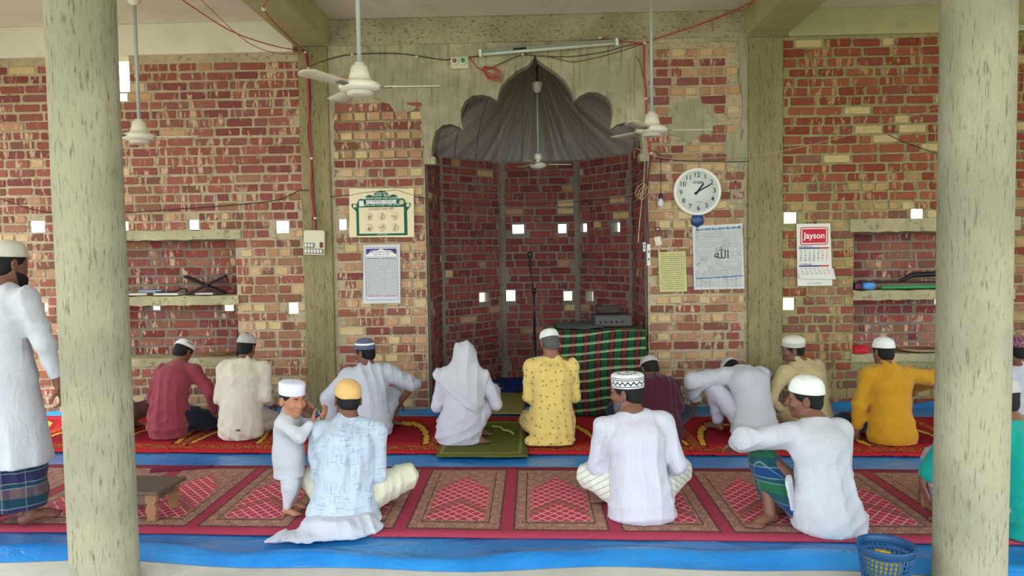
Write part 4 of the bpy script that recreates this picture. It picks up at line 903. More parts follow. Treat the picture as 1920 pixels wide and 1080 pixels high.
a = shelf(1652, 541, 6.99, zR+.016); b = shelf(1775, 537, 7.0, zR+.018); m = MB(); m.tube([a, b], .0155, 12); o = m.build('green_pipe', plain('green pipe', srgb(50, 150, 90), .4, .4)); tag(o, 'long bright green pipe lying along the right shelf', 'pipe')
wp = empty('plank', shelf(1690, 530, 7.12, zR), -.01, 'weathered grey plank lying along the back of right shelf', 'plank'); m = MB(); m.bbox(-.40, .40, -.04, .04, 0, .05, .004); m.build('board', WOODM, wp); m = MB(); m.bbox(-.40, .42, -.045, -.02, .05, .07, .004, Matrix.Rotation(.02, 4, 'Y')); m.build('batten', WOODD, wp)
m = MB(); a = shelf(1686, 533, 7.06, zR+.075); m.tube(smooth([a, a+Vector((.06, 0, .02)), a+Vector((.13, .01, .05)), a+Vector((.25, .02, .055)), a+Vector((.42, .02, .06))]), [.012+.012*min(1, i/10) for i in range(25)], 8); o = m.build('dark_tool', BLKP); tag(o, 'dark bent tool lying over the plank on right shelf', 'tool')
crumple('red_cloth', shelf(1612, 660, 7.0, .515), (.085, .07, .05), plain('red cloth', srgb(206, 44, 56), .8), 'bright red cloth heaped at the left end of right ledge', 'cloth', 12, .25, 3, None, -.024)
wt = empty('wicker_tray', shelf(1722, 662, 7.06, .495), 0, 'flat brown wicker tray lying on the right ledge', 'tray'); m = MB(); m.lathe([(.02, .004), (.155, .006), (.165, .022), (.158, .024), (.15, .012), (.02, .009)], 36); m.build('tray', plain('wicker', srgb(128, 98, 76), .9, .2, .4, 60, 0, .006), wt)
for k in range(2): m = MB(); m.tube([(.165*math.cos(t), .165*math.sin(t), .018+.010*k) for t in [2*PI*i/36 for i in range(37)]], .006, 6); m.build('rim', plain('pale wicker', srgb(170, 140, 110), .9), wt)
# ================================================================== things on the floor
st = empty('stool', (onZ(287, 984, .022).x-.19, 4.16, .022), -.10, 'low dark wooden stool with shaped legs beside the left pillar', 'stool'); WS = plain('worn stool wood', srgb(104, 84, 66), .7, .25, .3, 14, 0, .003); WSL = plain('pale stool leg wood', srgb(150, 108, 78), .7, .25, .25, 14)
m = MB(); m.bbox(-.22, .22, -.14, .15, .150, .170, .004); m.build('seat', plain('dark stool top', srgb(96, 80, 68), .6, .3, .3, 10, 0, .002), st)
lp = [(-.030, .0), (.026, .0), (.020, .03), (.030, .05), (.028, .075), (.018, .09), (.030, .11), (.034, .148), (-.034, .148), (-.034, .11), (-.024, .09), (-.034, .07), (-.036, .045), (-.026, .025)]
for sx in (-1, 1):
    for sy in (-1, 1):
        m = MB(); m.prism([(a+sx*.165, b) for a, b in lp], sy*.105-.014, sy*.105+.014); m.build('leg', WSL, st)
for sy in (-1, 1): m = MB(); m.bbox(-.15, .15, sy*.105-.009, sy*.105+.009, .09, .148, .003); m.build('apron', WS, st)
for sx in (-1, 1): m = MB(); m.bbox(sx*.165-.009, sx*.165+.009, -.10, .10, .10, .148, .003); m.build('apron', WS, st)
q = onY(1661, 1022, 3.22); bk = empty('basket', (q.x, 3.22, .004), 0, 'blue perforated plastic basket at the front by the right pillar', 'basket'); BLU = plain('blue plastic', srgb(14, 74, 122), .35, .5); hz_ = q.z; rt_, rb_ = .112, .086
def brad(z): return rb_+(rt_-rb_)*z/hz_
m = MB(); m.lathe([(.004, .0), (rb_, .0), (rb_+.002, .012), (rb_-.003, .012), (.004, .006)], 36); m.build('base', BLU, bk)
m = MB(); m.lathe([(rt_-.004, hz_-.034), (rt_+.002, hz_-.034), (rt_+.006, hz_-.006), (rt_+.010, hz_), (rt_+.002, hz_+.003), (rt_-.004, hz_-.004)], 40); m.f = m.f[:-2]; m.sm = m.sm[:-2]; m.build('rim', BLU, bk)
m = MB()
for k in range(8):
    z = .018+(hz_-.055)*k/7; m.tube([(brad(z)*math.cos(t), brad(z)*math.sin(t), z) for t in [2*PI*i/36 for i in range(37)]], .0032, 5)
for k in range(34):
    a = 2*PI*k/34; m.tube([(brad(z)*math.cos(a+z*1.1), brad(z)*math.sin(a+z*1.1), z) for z in [.01+(hz_-.04)*i/6 for i in range(7)]], .0042, 5)
tag(m.build('lattice_wall', BLU, bk), kind='stuff')
crumple('yellow_cloth', (q.x-.01, 3.225, .105), (.078, .075, .060), plain('yellow cloth', srgb(206, 174, 40), .7), 'yellow cloth inside the blue perforated basket', 'cloth', 21, .2)
c = onZ(1770, 1084, .02); crumple('green_cloth', (c.x, c.y-.06, .026), (.11, .07, .030), plain('green cloth', srgb(20, 156, 110), .7), 'bright green cloth on the floor right of the basket', 'cloth', 31, .2, 3, None, -.020)
c = onZ(1593, 803, .03); crumple('black_bag', (c.x, c.y+.05, .08), (.10, .09, .065), plain('black bag cloth', srgb(22, 22, 28), .6, .4), 'crumpled black bag beside the man in mustard kurta', 'bag', 41, .2, 3, None, -.055)
a = [onZ(*p, .044) for p in ((924, 799), (938, 801), (944, 806), (955, 808), (962, 813))]; P = smooth(a, 12); bd = MB()
for p in P[::2]: bd.lathe([(.001, -.009), (.007, -.006), (.0095, 0), (.007, .006), (.001, .009)], 8, Matrix.Translation(p))
tag(bd.build('prayer_beads', plain('green beads', srgb(150, 168, 96), .4, .4)), 'string of pale green prayer beads on the olive mat', 'prayer beads', kind='stuff')
# ================================================================== bodies and clothes: smooth solid fields turned into one surface each
def nv(v): v = np.asarray(v, float); return v/np.linalg.norm(v)
class Field:
    def __init__(s): s.p = []; s.cuts = []; s.folds = None
    def cone(s, a, b, ra, rb, k=.02):
        a = np.asarray(a, float); b = np.asarray(b, float); r = max(ra, rb); ab = b-a; L = ab.dot(ab)+1e-12
        def f(P):
            q = P-a; t = np.clip(q@ab/L, 0, 1); return np.linalg.norm(q-t[:, None]*ab, axis=1)-(ra+(rb-ra)*t)
        s.p.append((f, np.minimum(a, b)-r, np.maximum(a, b)+r, k)); return s
    def ecap(s, a, b, wa, wb, side, k=.04):
        a = np.asarray(a, float); b = np.asarray(b, float); ab = b-a; L = ab.dot(ab); ax = ab/math.sqrt(L); sd = np.asarray(side, float); sd = nv(sd-ax*sd.dot(ax)); nn = np.cross(sd, ax); R = max(*wa, *wb)
        wa = np.asarray(wa, float); wb = np.asarray(wb, float)
        def f(P):
            q = P-a; t = np.clip(q@ab/L, 0, 1); q = q-t[:, None]*ab; w = wa+(wb-wa)*t[:, None]
            x = q@sd; y = q@nn; z = q@ax; c = np.minimum(w[:, 0], w[:, 1])
            k0 = np.sqrt((x/w[:, 0])**2+(y/w[:, 1])**2+(z/c)**2)+1e-9; k1 = np.sqrt((x/w[:, 0]**2)**2+(y/w[:, 1]**2)**2+(z/c**2)**2)+1e-9
            return k0*(k0-1)/k1
        s.p.append((f, np.minimum(a, b)-R, np.maximum(a, b)+R, k)); return s
    def ell(s, c, r, R=None, k=.02, sub=False):
        c = np.asarray(c, float); r = np.asarray(r, float); R = np.eye(3) if R is None else R; m = float(r.max())
        def f(P):
            q = (P-c)@R; k0 = np.linalg.norm(q/r, axis=1)+1e-9; k1 = np.linalg.norm(q/(r*r), axis=1)+1e-9; return k0*(k0-1)/k1
        s.p.append((f, c-m, c+m, -k if sub else k)); return s
    def cut(s, n, c): s.cuts.append((nv(n), c)); return s          # keeps n.p < c
    def __call__(s, P, fold=True):
        d = np.full(len(P), 1.0)
        for f, lo, hi, k in s.p:
            e = abs(k)+.07; m = np.where(((P > lo-e) & (P < hi+e)).all(1))[0]
            if not len(m): continue
            a = d[m]; b = f(P[m])
            if k >= 0: h = np.maximum(k-np.abs(a-b), 0)/max(k, 1e-6); d[m] = np.minimum(a, b)-h*h*k*.25
            else: kk = -k; b = -b; h = np.maximum(kk-np.abs(a-b), 0)/kk; d[m] = np.maximum(a, b)+h*h*kk*.25
        if s.folds is not None and fold:
            m = np.where(np.abs(d) < .06)[0]; d[m] += s.folds(P[m])
        for n, c in s.cuts: d = np.maximum(d, P@n-c)
        return d
    def mesh(s, h):
        lo = np.min([q[1] for q in s.p if q[3] >= 0], axis=0)-3*h; hi = np.max([q[2] for q in s.p if q[3] >= 0], axis=0)+3*h
        nb = np.ceil((hi-lo)/(4*h)).astype(int)+1; nf = nb*4
        bi = np.stack(np.meshgrid(*[np.arange(n) for n in nb], indexing='ij'), -1).reshape(-1, 3)
        dc = s(lo+(bi*4+1.5)*h, False); D = np.repeat(np.repeat(np.repeat(np.where(dc > 0, 1.0, -1.0).reshape(nb), 4, 0), 4, 1), 4, 2)
        act = bi[np.abs(dc) < 6*h+.02]; off = np.stack(np.meshgrid(*[np.arange(4)]*3, indexing='ij'), -1).reshape(-1, 3)
        I = (act[:, None, :]*4+off[None]).reshape(-1, 3); D[I[:, 0], I[:, 1], I[:, 2]] = s(lo+I*h)
        sg = D < 0; c8 = np.zeros(np.array(D.shape)-1, np.int8)
        for x in (0, 1):
            for y in (0, 1):
                for z in (0, 1): c8 += sg[x:D.shape[0]-1+x, y:D.shape[1]-1+y, z:D.shape[2]-1+z]
        cc = np.argwhere((c8 > 0) & (c8 < 8)); V = np.zeros((len(cc), 3)); N = np.zeros(len(cc))
        cor = [(x, y, z) for x in (0, 1) for y in (0, 1) for z in (0, 1)]
        for i in range(8):
            for j in range(i+1, 8):
                if sum(abs(cor[i][q]-cor[j][q]) for q in range(3)) != 1: continue
                a = cc+cor[i]; b = cc+cor[j]; d0 = D[a[:, 0], a[:, 1], a[:, 2]]; d1 = D[b[:, 0], b[:, 1], b[:, 2]]; m = (d0 < 0) != (d1 < 0)
                t = (d0[m]/(d0[m]-d1[m]))[:, None]; V[m] += np.array(cor[i])+t*(np.array(cor[j])-np.array(cor[i])); N[m] += 1
        V = lo+(cc+V/N[:, None])*h; idx = np.full(c8.shape, -1, int); idx[cc[:, 0], cc[:, 1], cc[:, 2]] = np.arange(len(cc)); F = []
        for ax in range(3):
            u, v = (ax+1) % 3, (ax+2) % 3; A = [slice(None)]*3; B = [slice(None)]*3; A[ax] = slice(0, -1); B[ax] = slice(1, None)
            e = np.argwhere(sg[tuple(A)] != sg[tuple(B)]); e = e[(e[:, u] > 0) & (e[:, v] > 0) & (e[:, u] < c8.shape[u]) & (e[:, v] < c8.shape[v])]
            q = []
            for du, dv in ((-1, -1), (0, -1), (0, 0), (-1, 0)):
                w_ = e.copy(); w_[:, u] += du; w_[:, v] += dv; q.append(idx[w_[:, 0], w_[:, 1], w_[:, 2]])
            q = np.stack(q, 1); ins = sg[e[:, 0], e[:, 1], e[:, 2]]; q[~ins] = q[~ins][:, ::-1]; F.append(q[(q >= 0).all(1)])
        F = np.concatenate(F); N2 = np.zeros_like(V); cnt = np.zeros(len(V))            # one light relaxation
        for i in range(4):
            np.add.at(N2, F[:, i], V[F[:, (i+1) % 4]]); np.add.at(cnt, F[:, i], 1)
        V = V*.5+.5*N2/np.maximum(cnt, 1)[:, None]
        return V, F
    def obj(s, name, h, mat, parent):
        V, F = s.mesh(h); me = bpy.data.meshes.new(name); me.vertices.add(len(V)); me.vertices.foreach_set('co', V.astype(np.float32).ravel())
        me.loops.add(F.size); me.loops.foreach_set('vertex_index', F.astype(np.int32).ravel()); me.polygons.add(len(F)); me.polygons.foreach_set('loop_start', np.arange(0, F.size, 4, dtype=np.int32))
        me.update(calc_edges=True); me.validate(); me.polygons.foreach_set('use_smooth', np.ones(len(me.polygons), bool)); me.materials.append(mat)
        return link(bpy.data.objects.new(name, me), parent)
def folds(seed, amp=.006, wl=.075, bunch=.25, lean=0.0):
    r = np.random.RandomState(seed); ph = r.rand(12)*6.28; rid = lambda t: (1-np.abs(np.sin(t)))**1.6; clp = lambda t: np.clip(t, 0, 1)
    def f(P):
        x, y, z = P[:, 0], P[:, 1], P[:, 2]
        w = x+.35*y+lean*z+.035*np.sin(4.5*z+ph[0])+.015*np.sin(11*z+7*x+ph[1])
        g = rid(PI*w/wl+ph[2])*clp(.35+.8*np.sin(5*z+4*x+ph[3]))+.9*rid(PI*w/(wl*1.75)+ph[4])*clp(.4+.8*np.sin(4*z-5*x+ph[8]))
        hz = np.exp(-(z/bunch)**2); q = rid(PI/.085*(z+.07*np.sin(4.5*x+ph[5])+.32*x*np.sin(ph[7]))+ph[6])*clp(.45+np.sin(5*x+4*y+ph[1]))
        dg = rid(PI/.12*(z+.75*np.abs(x)+.03*np.sin(9*x+ph[9]))+ph[3])*clp(np.sin(4*z+ph[5])*np.abs(x)*7)
        d2 = rid(PI/.10*(.8*z-.7*x+.04*np.sin(6*z+ph[10]))+ph[11])*clp(np.sin(3.5*x+5*z+ph[10])-.25)
        return -amp*3.0*(.95*g*(1-.45*hz)+.9*q*hz+.45*dg+.6*d2-.45)+amp*1.1*np.sin(9*x+5*z+ph[7])*np.sin(6*z-3*x+ph[0])
    return f
def rotm(yaw=0, pitch=0, roll=0):   # head: yaw turns left when positive, pitch nods down when negative, roll tilts right
    return np.array(Matrix.Rotation(math.radians(yaw), 3, 'Z') @ Matrix.Rotation(math.radians(pitch), 3, 'X') @ Matrix.Rotation(math.radians(roll), 3, 'Y'))
def head_prims(F, c, R, s, neck, full):
    T = lambda *p: c+R@(np.array(p)*s)
    F.cone(neck, T(0, -.018, -.055), .060*s, .054*s, .03)
    F.ell(T(0, -.012, .035), np.array((.076, .094, .080))*s, R, .02); F.ell(T(0, .026, -.035), np.array((.059, .064, .086))*s, R, .03); F.ell(T(0, .066, -.092), np.array((.026, .022, .022))*s, R, .02)
    for e in (-1, 1):
        Re = R@np.array(Matrix.Rotation(e*.35, 3, 'Z'))
        F.ell(T(e*.080, -.010, -.008), np.array((.011, .021, .034))*s, Re, .004); F.ell(T(e*.087, -.006, -.006), np.array((.006, .012, .022))*s, Re, .004, True)
    if full:
        F.cone(T(-.036, .080, .024), T(.036, .080, .024), .011*s, .011*s, .012)
        for e in (-1, 1):
            F.ell(T(e*.031, .098, .004), np.array((.017, .016, .012))*s, R, .008, True); F.ell(T(e*.040, .062, -.024), np.array((.026, .026, .024))*s, R, .015)
        F.cone(T(0, .084, .012), T(0, .106, -.026), .008*s, .0125*s, .010)
        for e in (-1, 1): F.ell(T(e*.013, .096, -.030), np.array((.009, .012, .008))*s, R, .006)
        F.ell(T(0, .0875, -.053), np.array((.024, .011, .006))*s, R, .004); F.ell(T(0, .086, -.065), np.array((.021, .011, .0065))*s, R, .004); F.ell(T(0, .100, -.059), np.array((.022, .010, .0018))*s, R, .003, True)
def hand_prims(F, w, d, n, side, s, curl=.5, spread=.12):
    """palm and five fingers from the wrist w along d; n points out of the back of the hand, side = +1/-1 puts the thumb on that side of d x n"""
    w = np.asarray(w, float); d = nv(d); n = np.asarray(n, float); n = nv(n-d*n.dot(d)); a = np.cross(d, n)*side
    R = np.stack([a, d, n], 1); F.ell(w+d*.050*s, np.array((.040, .054, .016))*s, R, .012)
    for x, L in ((.030, .068), (.010, .077), (-.011, .072), (-.030, .056)):
        p = w+d*.088*s+a*x*s; dd = nv(d+a*x/.03*spread); ang = curl*.5
        for q, seg in enumerate((.45, .32, .25)):
            e = nv(dd*math.cos(ang)-n*math.sin(ang)); p2 = p+e*L*seg*s; F.cone(p, p2, (.0092-.0008*q)*s, (.0086-.0008*q)*s, .004); p = p2; ang += curl*.75
    p = w+d*.022*s+a*.026*s; e = nv(d*.62+a*.72-n*.30); p2 = p+e*.045*s; F.cone(p, p2, .014*s, .0105*s, .008); e = nv(d*.85+a*.35-n*.30*(1+curl)); F.cone(p2, p2+e*.042*s, .0105*s, .0088*s, .004)
def foot_prims(F, ank, d, up, s, side):
    ank = np.asarray(ank, float); d = nv(d); up = np.asarray(up, float); up = nv(up-d*up.dot(d)); a = np.cross(d, up)*side; R = np.stack([a, d, up], 1)
    F.ell(ank-up*.034*s-d*.030*s, np.array((.030, .036, .032))*s, R, .02); F.ell(ank-up*.030*s+d*.045*s, np.array((.033, .085, .030))*s, R, .02); F.ell(ank-up*.048*s+d*.115*s, np.array((.045, .045, .019))*s, R, .015)
    for i, (x, L, rr) in enumerate(((-.032, .050, .0135), (-.011, .048, .0100), (.006, .042, .0092), (.021, .036, .0086), (.034, .028, .0082))):
        b = ank-up*.052*s+d*(.138-.006*i*(i > 1))*s+a*x*s; F.cone(b, b+(d*L*.62)*s, rr*s, rr*.92*s, .004)
def ik(a, c, l1, l2, pole):
    a = np.asarray(a, float); c = np.asarray(c, float); v = c-a; L = np.linalg.norm(v); L2 = min(L, (l1+l2)*.995); u = v/L; c = a+u*L2
    x = (l1*l1-l2*l2+L2*L2)/(2*L2); hh = math.sqrt(max(l1*l1-x*x, 1e-6)); p = np.asarray(pole, float); p = nv(p-u*p.dot(u)); return a+u*x+p*hh, c
SKIN = {}
def skin(tone):
    if tone not in SKIN:
        M = Mat('skin', .55, .35); c = {'dark': (118, 80, 62), 'mid': (142, 98, 78), 'child': (172, 118, 92)}[tone]; n = M.noise(M.coord(), 14, 4)
        M.col(M.mix(n, srgb(*[q*.86 for q in c]), srgb(*[min(255, q*1.12) for q in c]))); M.bump(M.noise(M.coord(), 160, 2), .002, .4); SKIN[tone] = M.m
    return SKIN[tone]
HAIR = plain('black hair', (.010, .009, .009), .75, .25, .4, 90, 0, .004); GREYHAIR = plain('greying hair', (.10, .095, .09), .8, .2, .5, 120, 0, .004)
EYEW = plain('eye white', srgb(176, 164, 152), .35, .5); EYED = plain('eye iris', (.012, .008, .006), .15, .5)
def fabric(name, c, rough=.85, pat=None, sheen=.15):
    M = Mat(name, rough, .15); P = M.coord(); x, y, z = M.xyz(P); wv = M.noise(P, 220, 2); n = M.noise(P, 7, 4, .6, .5)
    base = M.mix(n.ramp(.3, .75)*.5, c, tuple(q*.86 for q in c))
    if pat: base = pat(M, base, x, y, z)
    M.col(base); M.bump(wv*.12+M.noise(M.scaled(P, (1, 1, .4)), 14, 3, .5, .9)*.88, .028, .5); M.b.inputs['Sheen Weight'].default_value = sheen; return M.m
def hair_mesh(kind):
    if kind in BME: return BME[kind]
    F = Field()
    if kind == 'hair': F.ell((0, -.014, .034), (.0805, .0975, .085), None, .02); F.ell((0, -.045, -.035), (.062, .055, .05), None, .03); F.cut((0, 1, -.45), .036); F.cut((0, .8, -1), .066)
    else: F.ell((0, .026, -.040), (.0650, .070, .088), None, .02); F.ell((0, .070, -.104), (.034, .028, .036), None, .03); F.cut((0, .35, 1), -.032); F.cut((0, -1, -.3), .010); F.ell((0, .098, -.056), (.026, .02, .012), None, .006, True)
    V, Q = F.mesh(.006); me = bpy.data.meshes.new(kind); me.from_pydata(V.tolist(), [], Q.tolist()); me.polygons.foreach_set('use_smooth', [True]*len(Q)); BME[kind] = me; return me
def cap_verts(style):
    # profiles in cap space (z up from the brim), on an oval 0.083 x 0.101
    if style == 'skull': pr = [(1.0, 0), (1.02, .004), (1.0, .02), (.95, .045), (.84, .068), (.66, .084), (.42, .094), (.18, .098), (.02, .099)]
    elif style == 'tall': pr = [(1.0, 0), (1.025, .004), (1.03, .03), (1.03, .055), (1.0, .064), (.9, .070), (.5, .074), (.15, .075), (.02, .075)]
    elif style == 'round': pr = [(1.0, 0), (1.03, .006), (1.04, .03), (1.0, .055), (.88, .075), (.68, .088), (.4, .094), (.02, .096)]
    else: pr = [(1.0, 0), (1.02, .003), (1.03, .03), (1.0, .05), (.9, .066), (.7, .076), (.4, .082), (.02, .084)]
    return pr
def person(label, at, yaw=0, s=1.0, hs=None, z0=.0235, hz=.12, lean=8, slean=0, twist=0, curve=12, head=(0, -5, 0), L=None, R=None, aL=None, aR=None, tone='dark', full=False, kurta=None, trousers=None, cap=None, hair='hair', beard=None,
           skirt=(), cuffL=.88, cuffR=.88, fold=None, legcover=.024, bulk=1.0, hL=.8, hR=.8, extra=None, h=.0095, collar=True, handn=None, arml=(.27, .235), neckfwd=.03, pos=None, feet=True, sleeve=1.0, trz=None, q=.87, headoff=(0, 0, 0)):
    """one seated or standing figure. L, R: (knee, ankle, toe direction, top-of-foot direction); aL, aR: (wrist, elbow pole). Local x right, y the way the figure faces, z up"""
    hs = s if hs is None else hs
    p = onZ(*at, z0) if pos is None else Vector(pos); root = empty('person', (p.x, p.y, z0), math.radians(yaw), label, 'person'); root.scale = (q, q, q)
    ml, tw = math.radians(lean), math.radians(twist)
    def sp(p, l, ang): return p+l*s*np.array((math.sin(math.radians(slean)), math.sin(ang), math.cos(ang)*math.cos(math.radians(slean))))
    cv = math.radians(curve)
    p0 = np.array((0, 0, hz*1.0)); p1 = sp(p0, .16, ml-cv*.6); p2 = sp(p1, .17, ml); p3 = sp(p2, .155, ml+cv*.7)
    side = np.array((math.cos(tw), math.sin(tw), -math.sin(math.radians(slean)))); side0 = np.array((1., 0, 0)); shd = {e: p3+side*e*.175*s-np.array((0, 0, .058*s))+(p3-p2)*-.05 for e in (-1, 1)}
    Rh = rotm(*head); fw = nv(p3-p2); hc = p3+fw*.060*s+np.array((0, 0, .075*hs))+ (Rh@np.array((0, neckfwd, .0)))*hs+np.array((0, .02*s, 0))+np.array(headoff)
    B = Field(); hip = {e: p0+side0*e*.085*s for e in (-1, 1)}
    B.cone(hip[-1], hip[1], .098*s, .098*s, .03); B.ecap(p0, p1, (.140*s, .098*s), (.128*s, .092*s), side0, .04); B.ecap(p1, p2, (.128*s, .092*s), (.148*s, .102*s), side, .04); B.ecap(p2, p3, (.148*s, .098*s), (.075*s, .055*s), side, .04)
    K = Field(); c = .020*s*bulk
    K.ecap(p0, p1, (.158*s+c, .122*s+c), (.140*s+c, .108*s+c), side0, .05); K.ecap(p1, p2, (.140*s+c, .108*s+c), (.158*s+c, .112*s+c), side, .05); K.ecap(p2, p2+(p3-p2)*.8, (.158*s+c, .108*s+c), (.100*s, .070*s), side, .05)
    K.ell(p3-np.array((0, .0, .03*s)), (.095*s, .072*s, .045*s), None, .04)
    Tr = Field(); cuts = []; W_ = {}
    for e, arm, cuff, hcurl, nm in ((-1, aL, cuffL, hL, 'L'), (1, aR, cuffR, hR, 'R')):
        if arm is None: arm = ((e*.20*s, .20*s, hz+.10*s), (e, -.6, -.2))
        sh = shd[e]; el, wr = ik(sh, np.array(arm[0], float), arml[0]*s, arml[1]*s, arm[1]); W_[e] = (sh, el, wr)
        B.cone(p3-np.array((0, 0, .02*s)), sh, .052*s, .052*s, .04); B.cone(sh, el, .049*s, .039*s, .02); B.cone(el, wr, .039*s, .026*s, .02)
        dn = arm[2] if len(arm) > 2 else (0, .3, 1); dd = arm[3] if len(arm) > 3 else nv(wr-el); hand_prims(B, wr, dd, dn, e*(arm[4] if len(arm) > 4 else 1), s, hcurl)
        K.cone(p3-np.array((0, 0, .045*s)), sh, .062*s, .062*s*bulk, .05); t1 = min(1, cuff*2) if cuff <= .5 else 1
        K.cone(sh, sh+(el-sh)*t1, .066*s*bulk, .056*s*bulk*sleeve, .035)
        if cuff > .5: K.cone(el, el+(wr-el)*((cuff-.5)*2), .056*s*bulk*sleeve, .044*s*bulk*sleeve, .02)
    for e, leg in ((-1, L), (1, R)):
        kn, an, td, tu = [np.array(q, float) for q in leg]; B.cone(hip[e], kn, .080*s, .052*s, .03); B.cone(kn, an, .050*s, .033*s, .02)
        if feet: foot_prims(B, an, td, tu, s, e)
        Tr.cone(hip[e], kn, .085*s+legcover, .056*s+legcover, .03); an2 = kn+(an-kn)*.86; Tr.cone(kn, an2, .056*s+legcover, .036*s+legcover*.9, .02)
    head_prims(B, hc, Rh, hs, p3-np.array((0, 0, .03*s)), full); B.cut((0, 0, -1), .002 if trz is None else 1)
    sk = skin(tone); B.obj('body', h if full else max(h, .0085), sk, root)
    for sk_ in skirt:
        if sk_[0] == 'e': K.ecap(sk_[1], sk_[2], sk_[3], sk_[4], sk_[5] if len(sk_) > 5 else side0, .05)
        elif sk_[0] == 'c': K.cone(sk_[1], sk_[2], sk_[3], sk_[4], .05)
        elif sk_[0] == 'l': K.ell(sk_[1], sk_[2], None, .05)
        elif sk_[0] == 'cut': K.cut(sk_[1], sk_[2])
    if collar:
        nk = nv(hc-p3); ca = p3+np.array((0, .0, -.01*s))
        K.ecap(ca, ca+nk*.022*s, (.070*s, .068*s), (.063*s, .062*s), side, .015)
    K.cut((0, 0, -1), -.001); K.folds = folds(*(fold or (hash(label) % 997,)))
    ko = K.obj('kurta', .0105*max(s, .6), kurta, root)
    if trousers is not None: Tr.cut((0, 0, -1), -.0005); Tr.folds = folds(len(label)*3, .004, .06); Tr.obj('trousers', .011*max(s, .6), trousers, root)
    Mh = Matrix.Translation(Vector(hc)) @ Matrix(Rh.tolist()).to_4x4() @ Matrix.Scale(hs, 4)
    def onhead(name, me, mat, Mx=Matrix.Identity(4)):
        m2 = me
        if not len(me.materials): me.materials.append(mat)
        elif me.materials[0] != mat: m2 = me.copy(); m2.materials[0] = mat
        o = link(bpy.data.objects.new(name, m2), root); o.matrix_local = Mh @ Mx; return o
    if hair: onhead('hair', hair_mesh('hair'), GREYHAIR if hair == 'grey' else HAIR)
    if beard: onhead('beard', hair_mesh('beard'), beard)
    if full:
        for e in (-1, 1):
            m = MB(); T = Matrix.Translation((e*.030, .067, .004)); m.lathe([(.002, -.012), (.008, -.009), (.012, 0), (.008, .009), (.002, .012)], 14, T); ey = onhead('eye', m.build('eye', EYEW, None).data, EYEW); bpy.data.objects.remove([o for o in bpy.data.objects if o.name.startswith('eye') and o.parent is None][0])
            m = MB(); m.lathe([(.0015, .0105), (.006, .0108), (.0055, .0125), (.001, .0130)], 12, Matrix.Translation((e*.030, .067, .004)) @ Matrix.Rotation(-PI/2, 4, 'X')); io = m.build('iris', EYED, ey)
            m = MB(); m.tube([(e*.016, .0955, .026), (e*.030, .0925, .032), (e*.046, .080, .029)], [.003, .0038, .002], 6); eb = m.build('eyebrow', HAIR, root); eb.matrix_local = Mh
    if cap:
        style, mat, tilt, up = cap[:4]; m = MB(); kx = cap[4] if len(cap) > 4 else 1.0
        m.lathe([(r_, z_*kx) for r_, z_ in cap_verts(style)], 40, None, .0835, .1015); o = m.build('cap', mat, root)
        o.matrix_local = Mh @ Matrix.Translation((0, -.013, .035)) @ Matrix.Rotation(math.radians(-tilt), 4, 'X') @ Matrix.Translation((0, 0, up))
    if extra: extra(root, dict(p0=p0, p1=p1, p2=p2, p3=p3, hc=hc, Mh=Mh, W=W_, side=side))
    return root
# ================================================================== the people
def stripes(c2, ax, n, w, amt=.8):
    def f(M, b, x, y, z): return M.mix((((x, y, z)[ax]*n).fr() < w)*amt, b, c2)
    return f
CLEAR = {}
WHITE = fabric('white cotton', srgb(190, 191, 197)); WHITE2 = fabric('bluish white cotton', srgb(188, 192, 202)); LILAC = fabric('lilac white cotton', srgb(192, 189, 202))
BEIGE = fabric('beige cotton', srgb(206, 196, 178)); KHAKI = fabric('khaki cotton', srgb(186, 168, 124)); MUSTARD = fabric('mustard cotton', srgb(190, 138, 30)); TEAL = fabric('teal cotton', srgb(16, 150, 136)); MAROON = fabric('dark maroon cotton', srgb(72, 26, 44)); NAVY = fabric('dark navy cloth', srgb(28, 34, 48)); TANC = fabric('tan cloth', srgb(196, 168, 152))
def chk(M, b, x, y, z):
    g = ((x*85.0).fr() < .35).mx((z*85.0).fr() < .35); return M.mix(g*.45, b, srgb(92, 34, 48))
REDCHK = fabric('maroon red checked cotton', srgb(150, 64, 72), pat=chk)
def dots(M, b, x, y, z):
    v = M.voro(M.vec(x, z, 0.0), 15.0); v.voronoi_dimensions = '2D'; v.inputs['Randomness'].default_value = .75; d = X(M.nt, v.outputs['Distance']); return M.mix((d < .13)*.75, b, srgb(136, 108, 52))
YELLOW = fabric('pale yellow dotted cotton', srgb(222, 194, 112), pat=dots)
def bluepr(M, b, x, y, z):
    a = M.noise(M.vec(x*14.0, y*6.0, z*90.0), 1, 2); c = M.noise(M.vec(x*90.0, y*6.0, z*14.0), 1, 2); k = M.noise(M.coord(), 9, 2).ramp(.35, .6)
    m_ = (a.ramp(.56, .64)).mx(c.ramp(.56, .64))*k; return M.mix(m_*.8, b, srgb(138, 160, 184))
BLUEPR = fabric('pale blue printed cotton', srgb(184, 196, 208), pat=bluepr)
STRIPEW = fabric('fine striped white shirt', srgb(198, 197, 207), pat=stripes(srgb(180, 176, 192), 0, 75.0, .3, .7))
def trpat(M, b, x, y, z): return M.mix(((((x*.5).ab()+z*.9+y*.3)*26.0).fr() < .16)*.7, b, srgb(130, 134, 122))
TRSTR = fabric('cream striped trousers', srgb(214, 214, 202), pat=trpat); CREAMT = fabric('cream trousers', srgb(206, 204, 180))
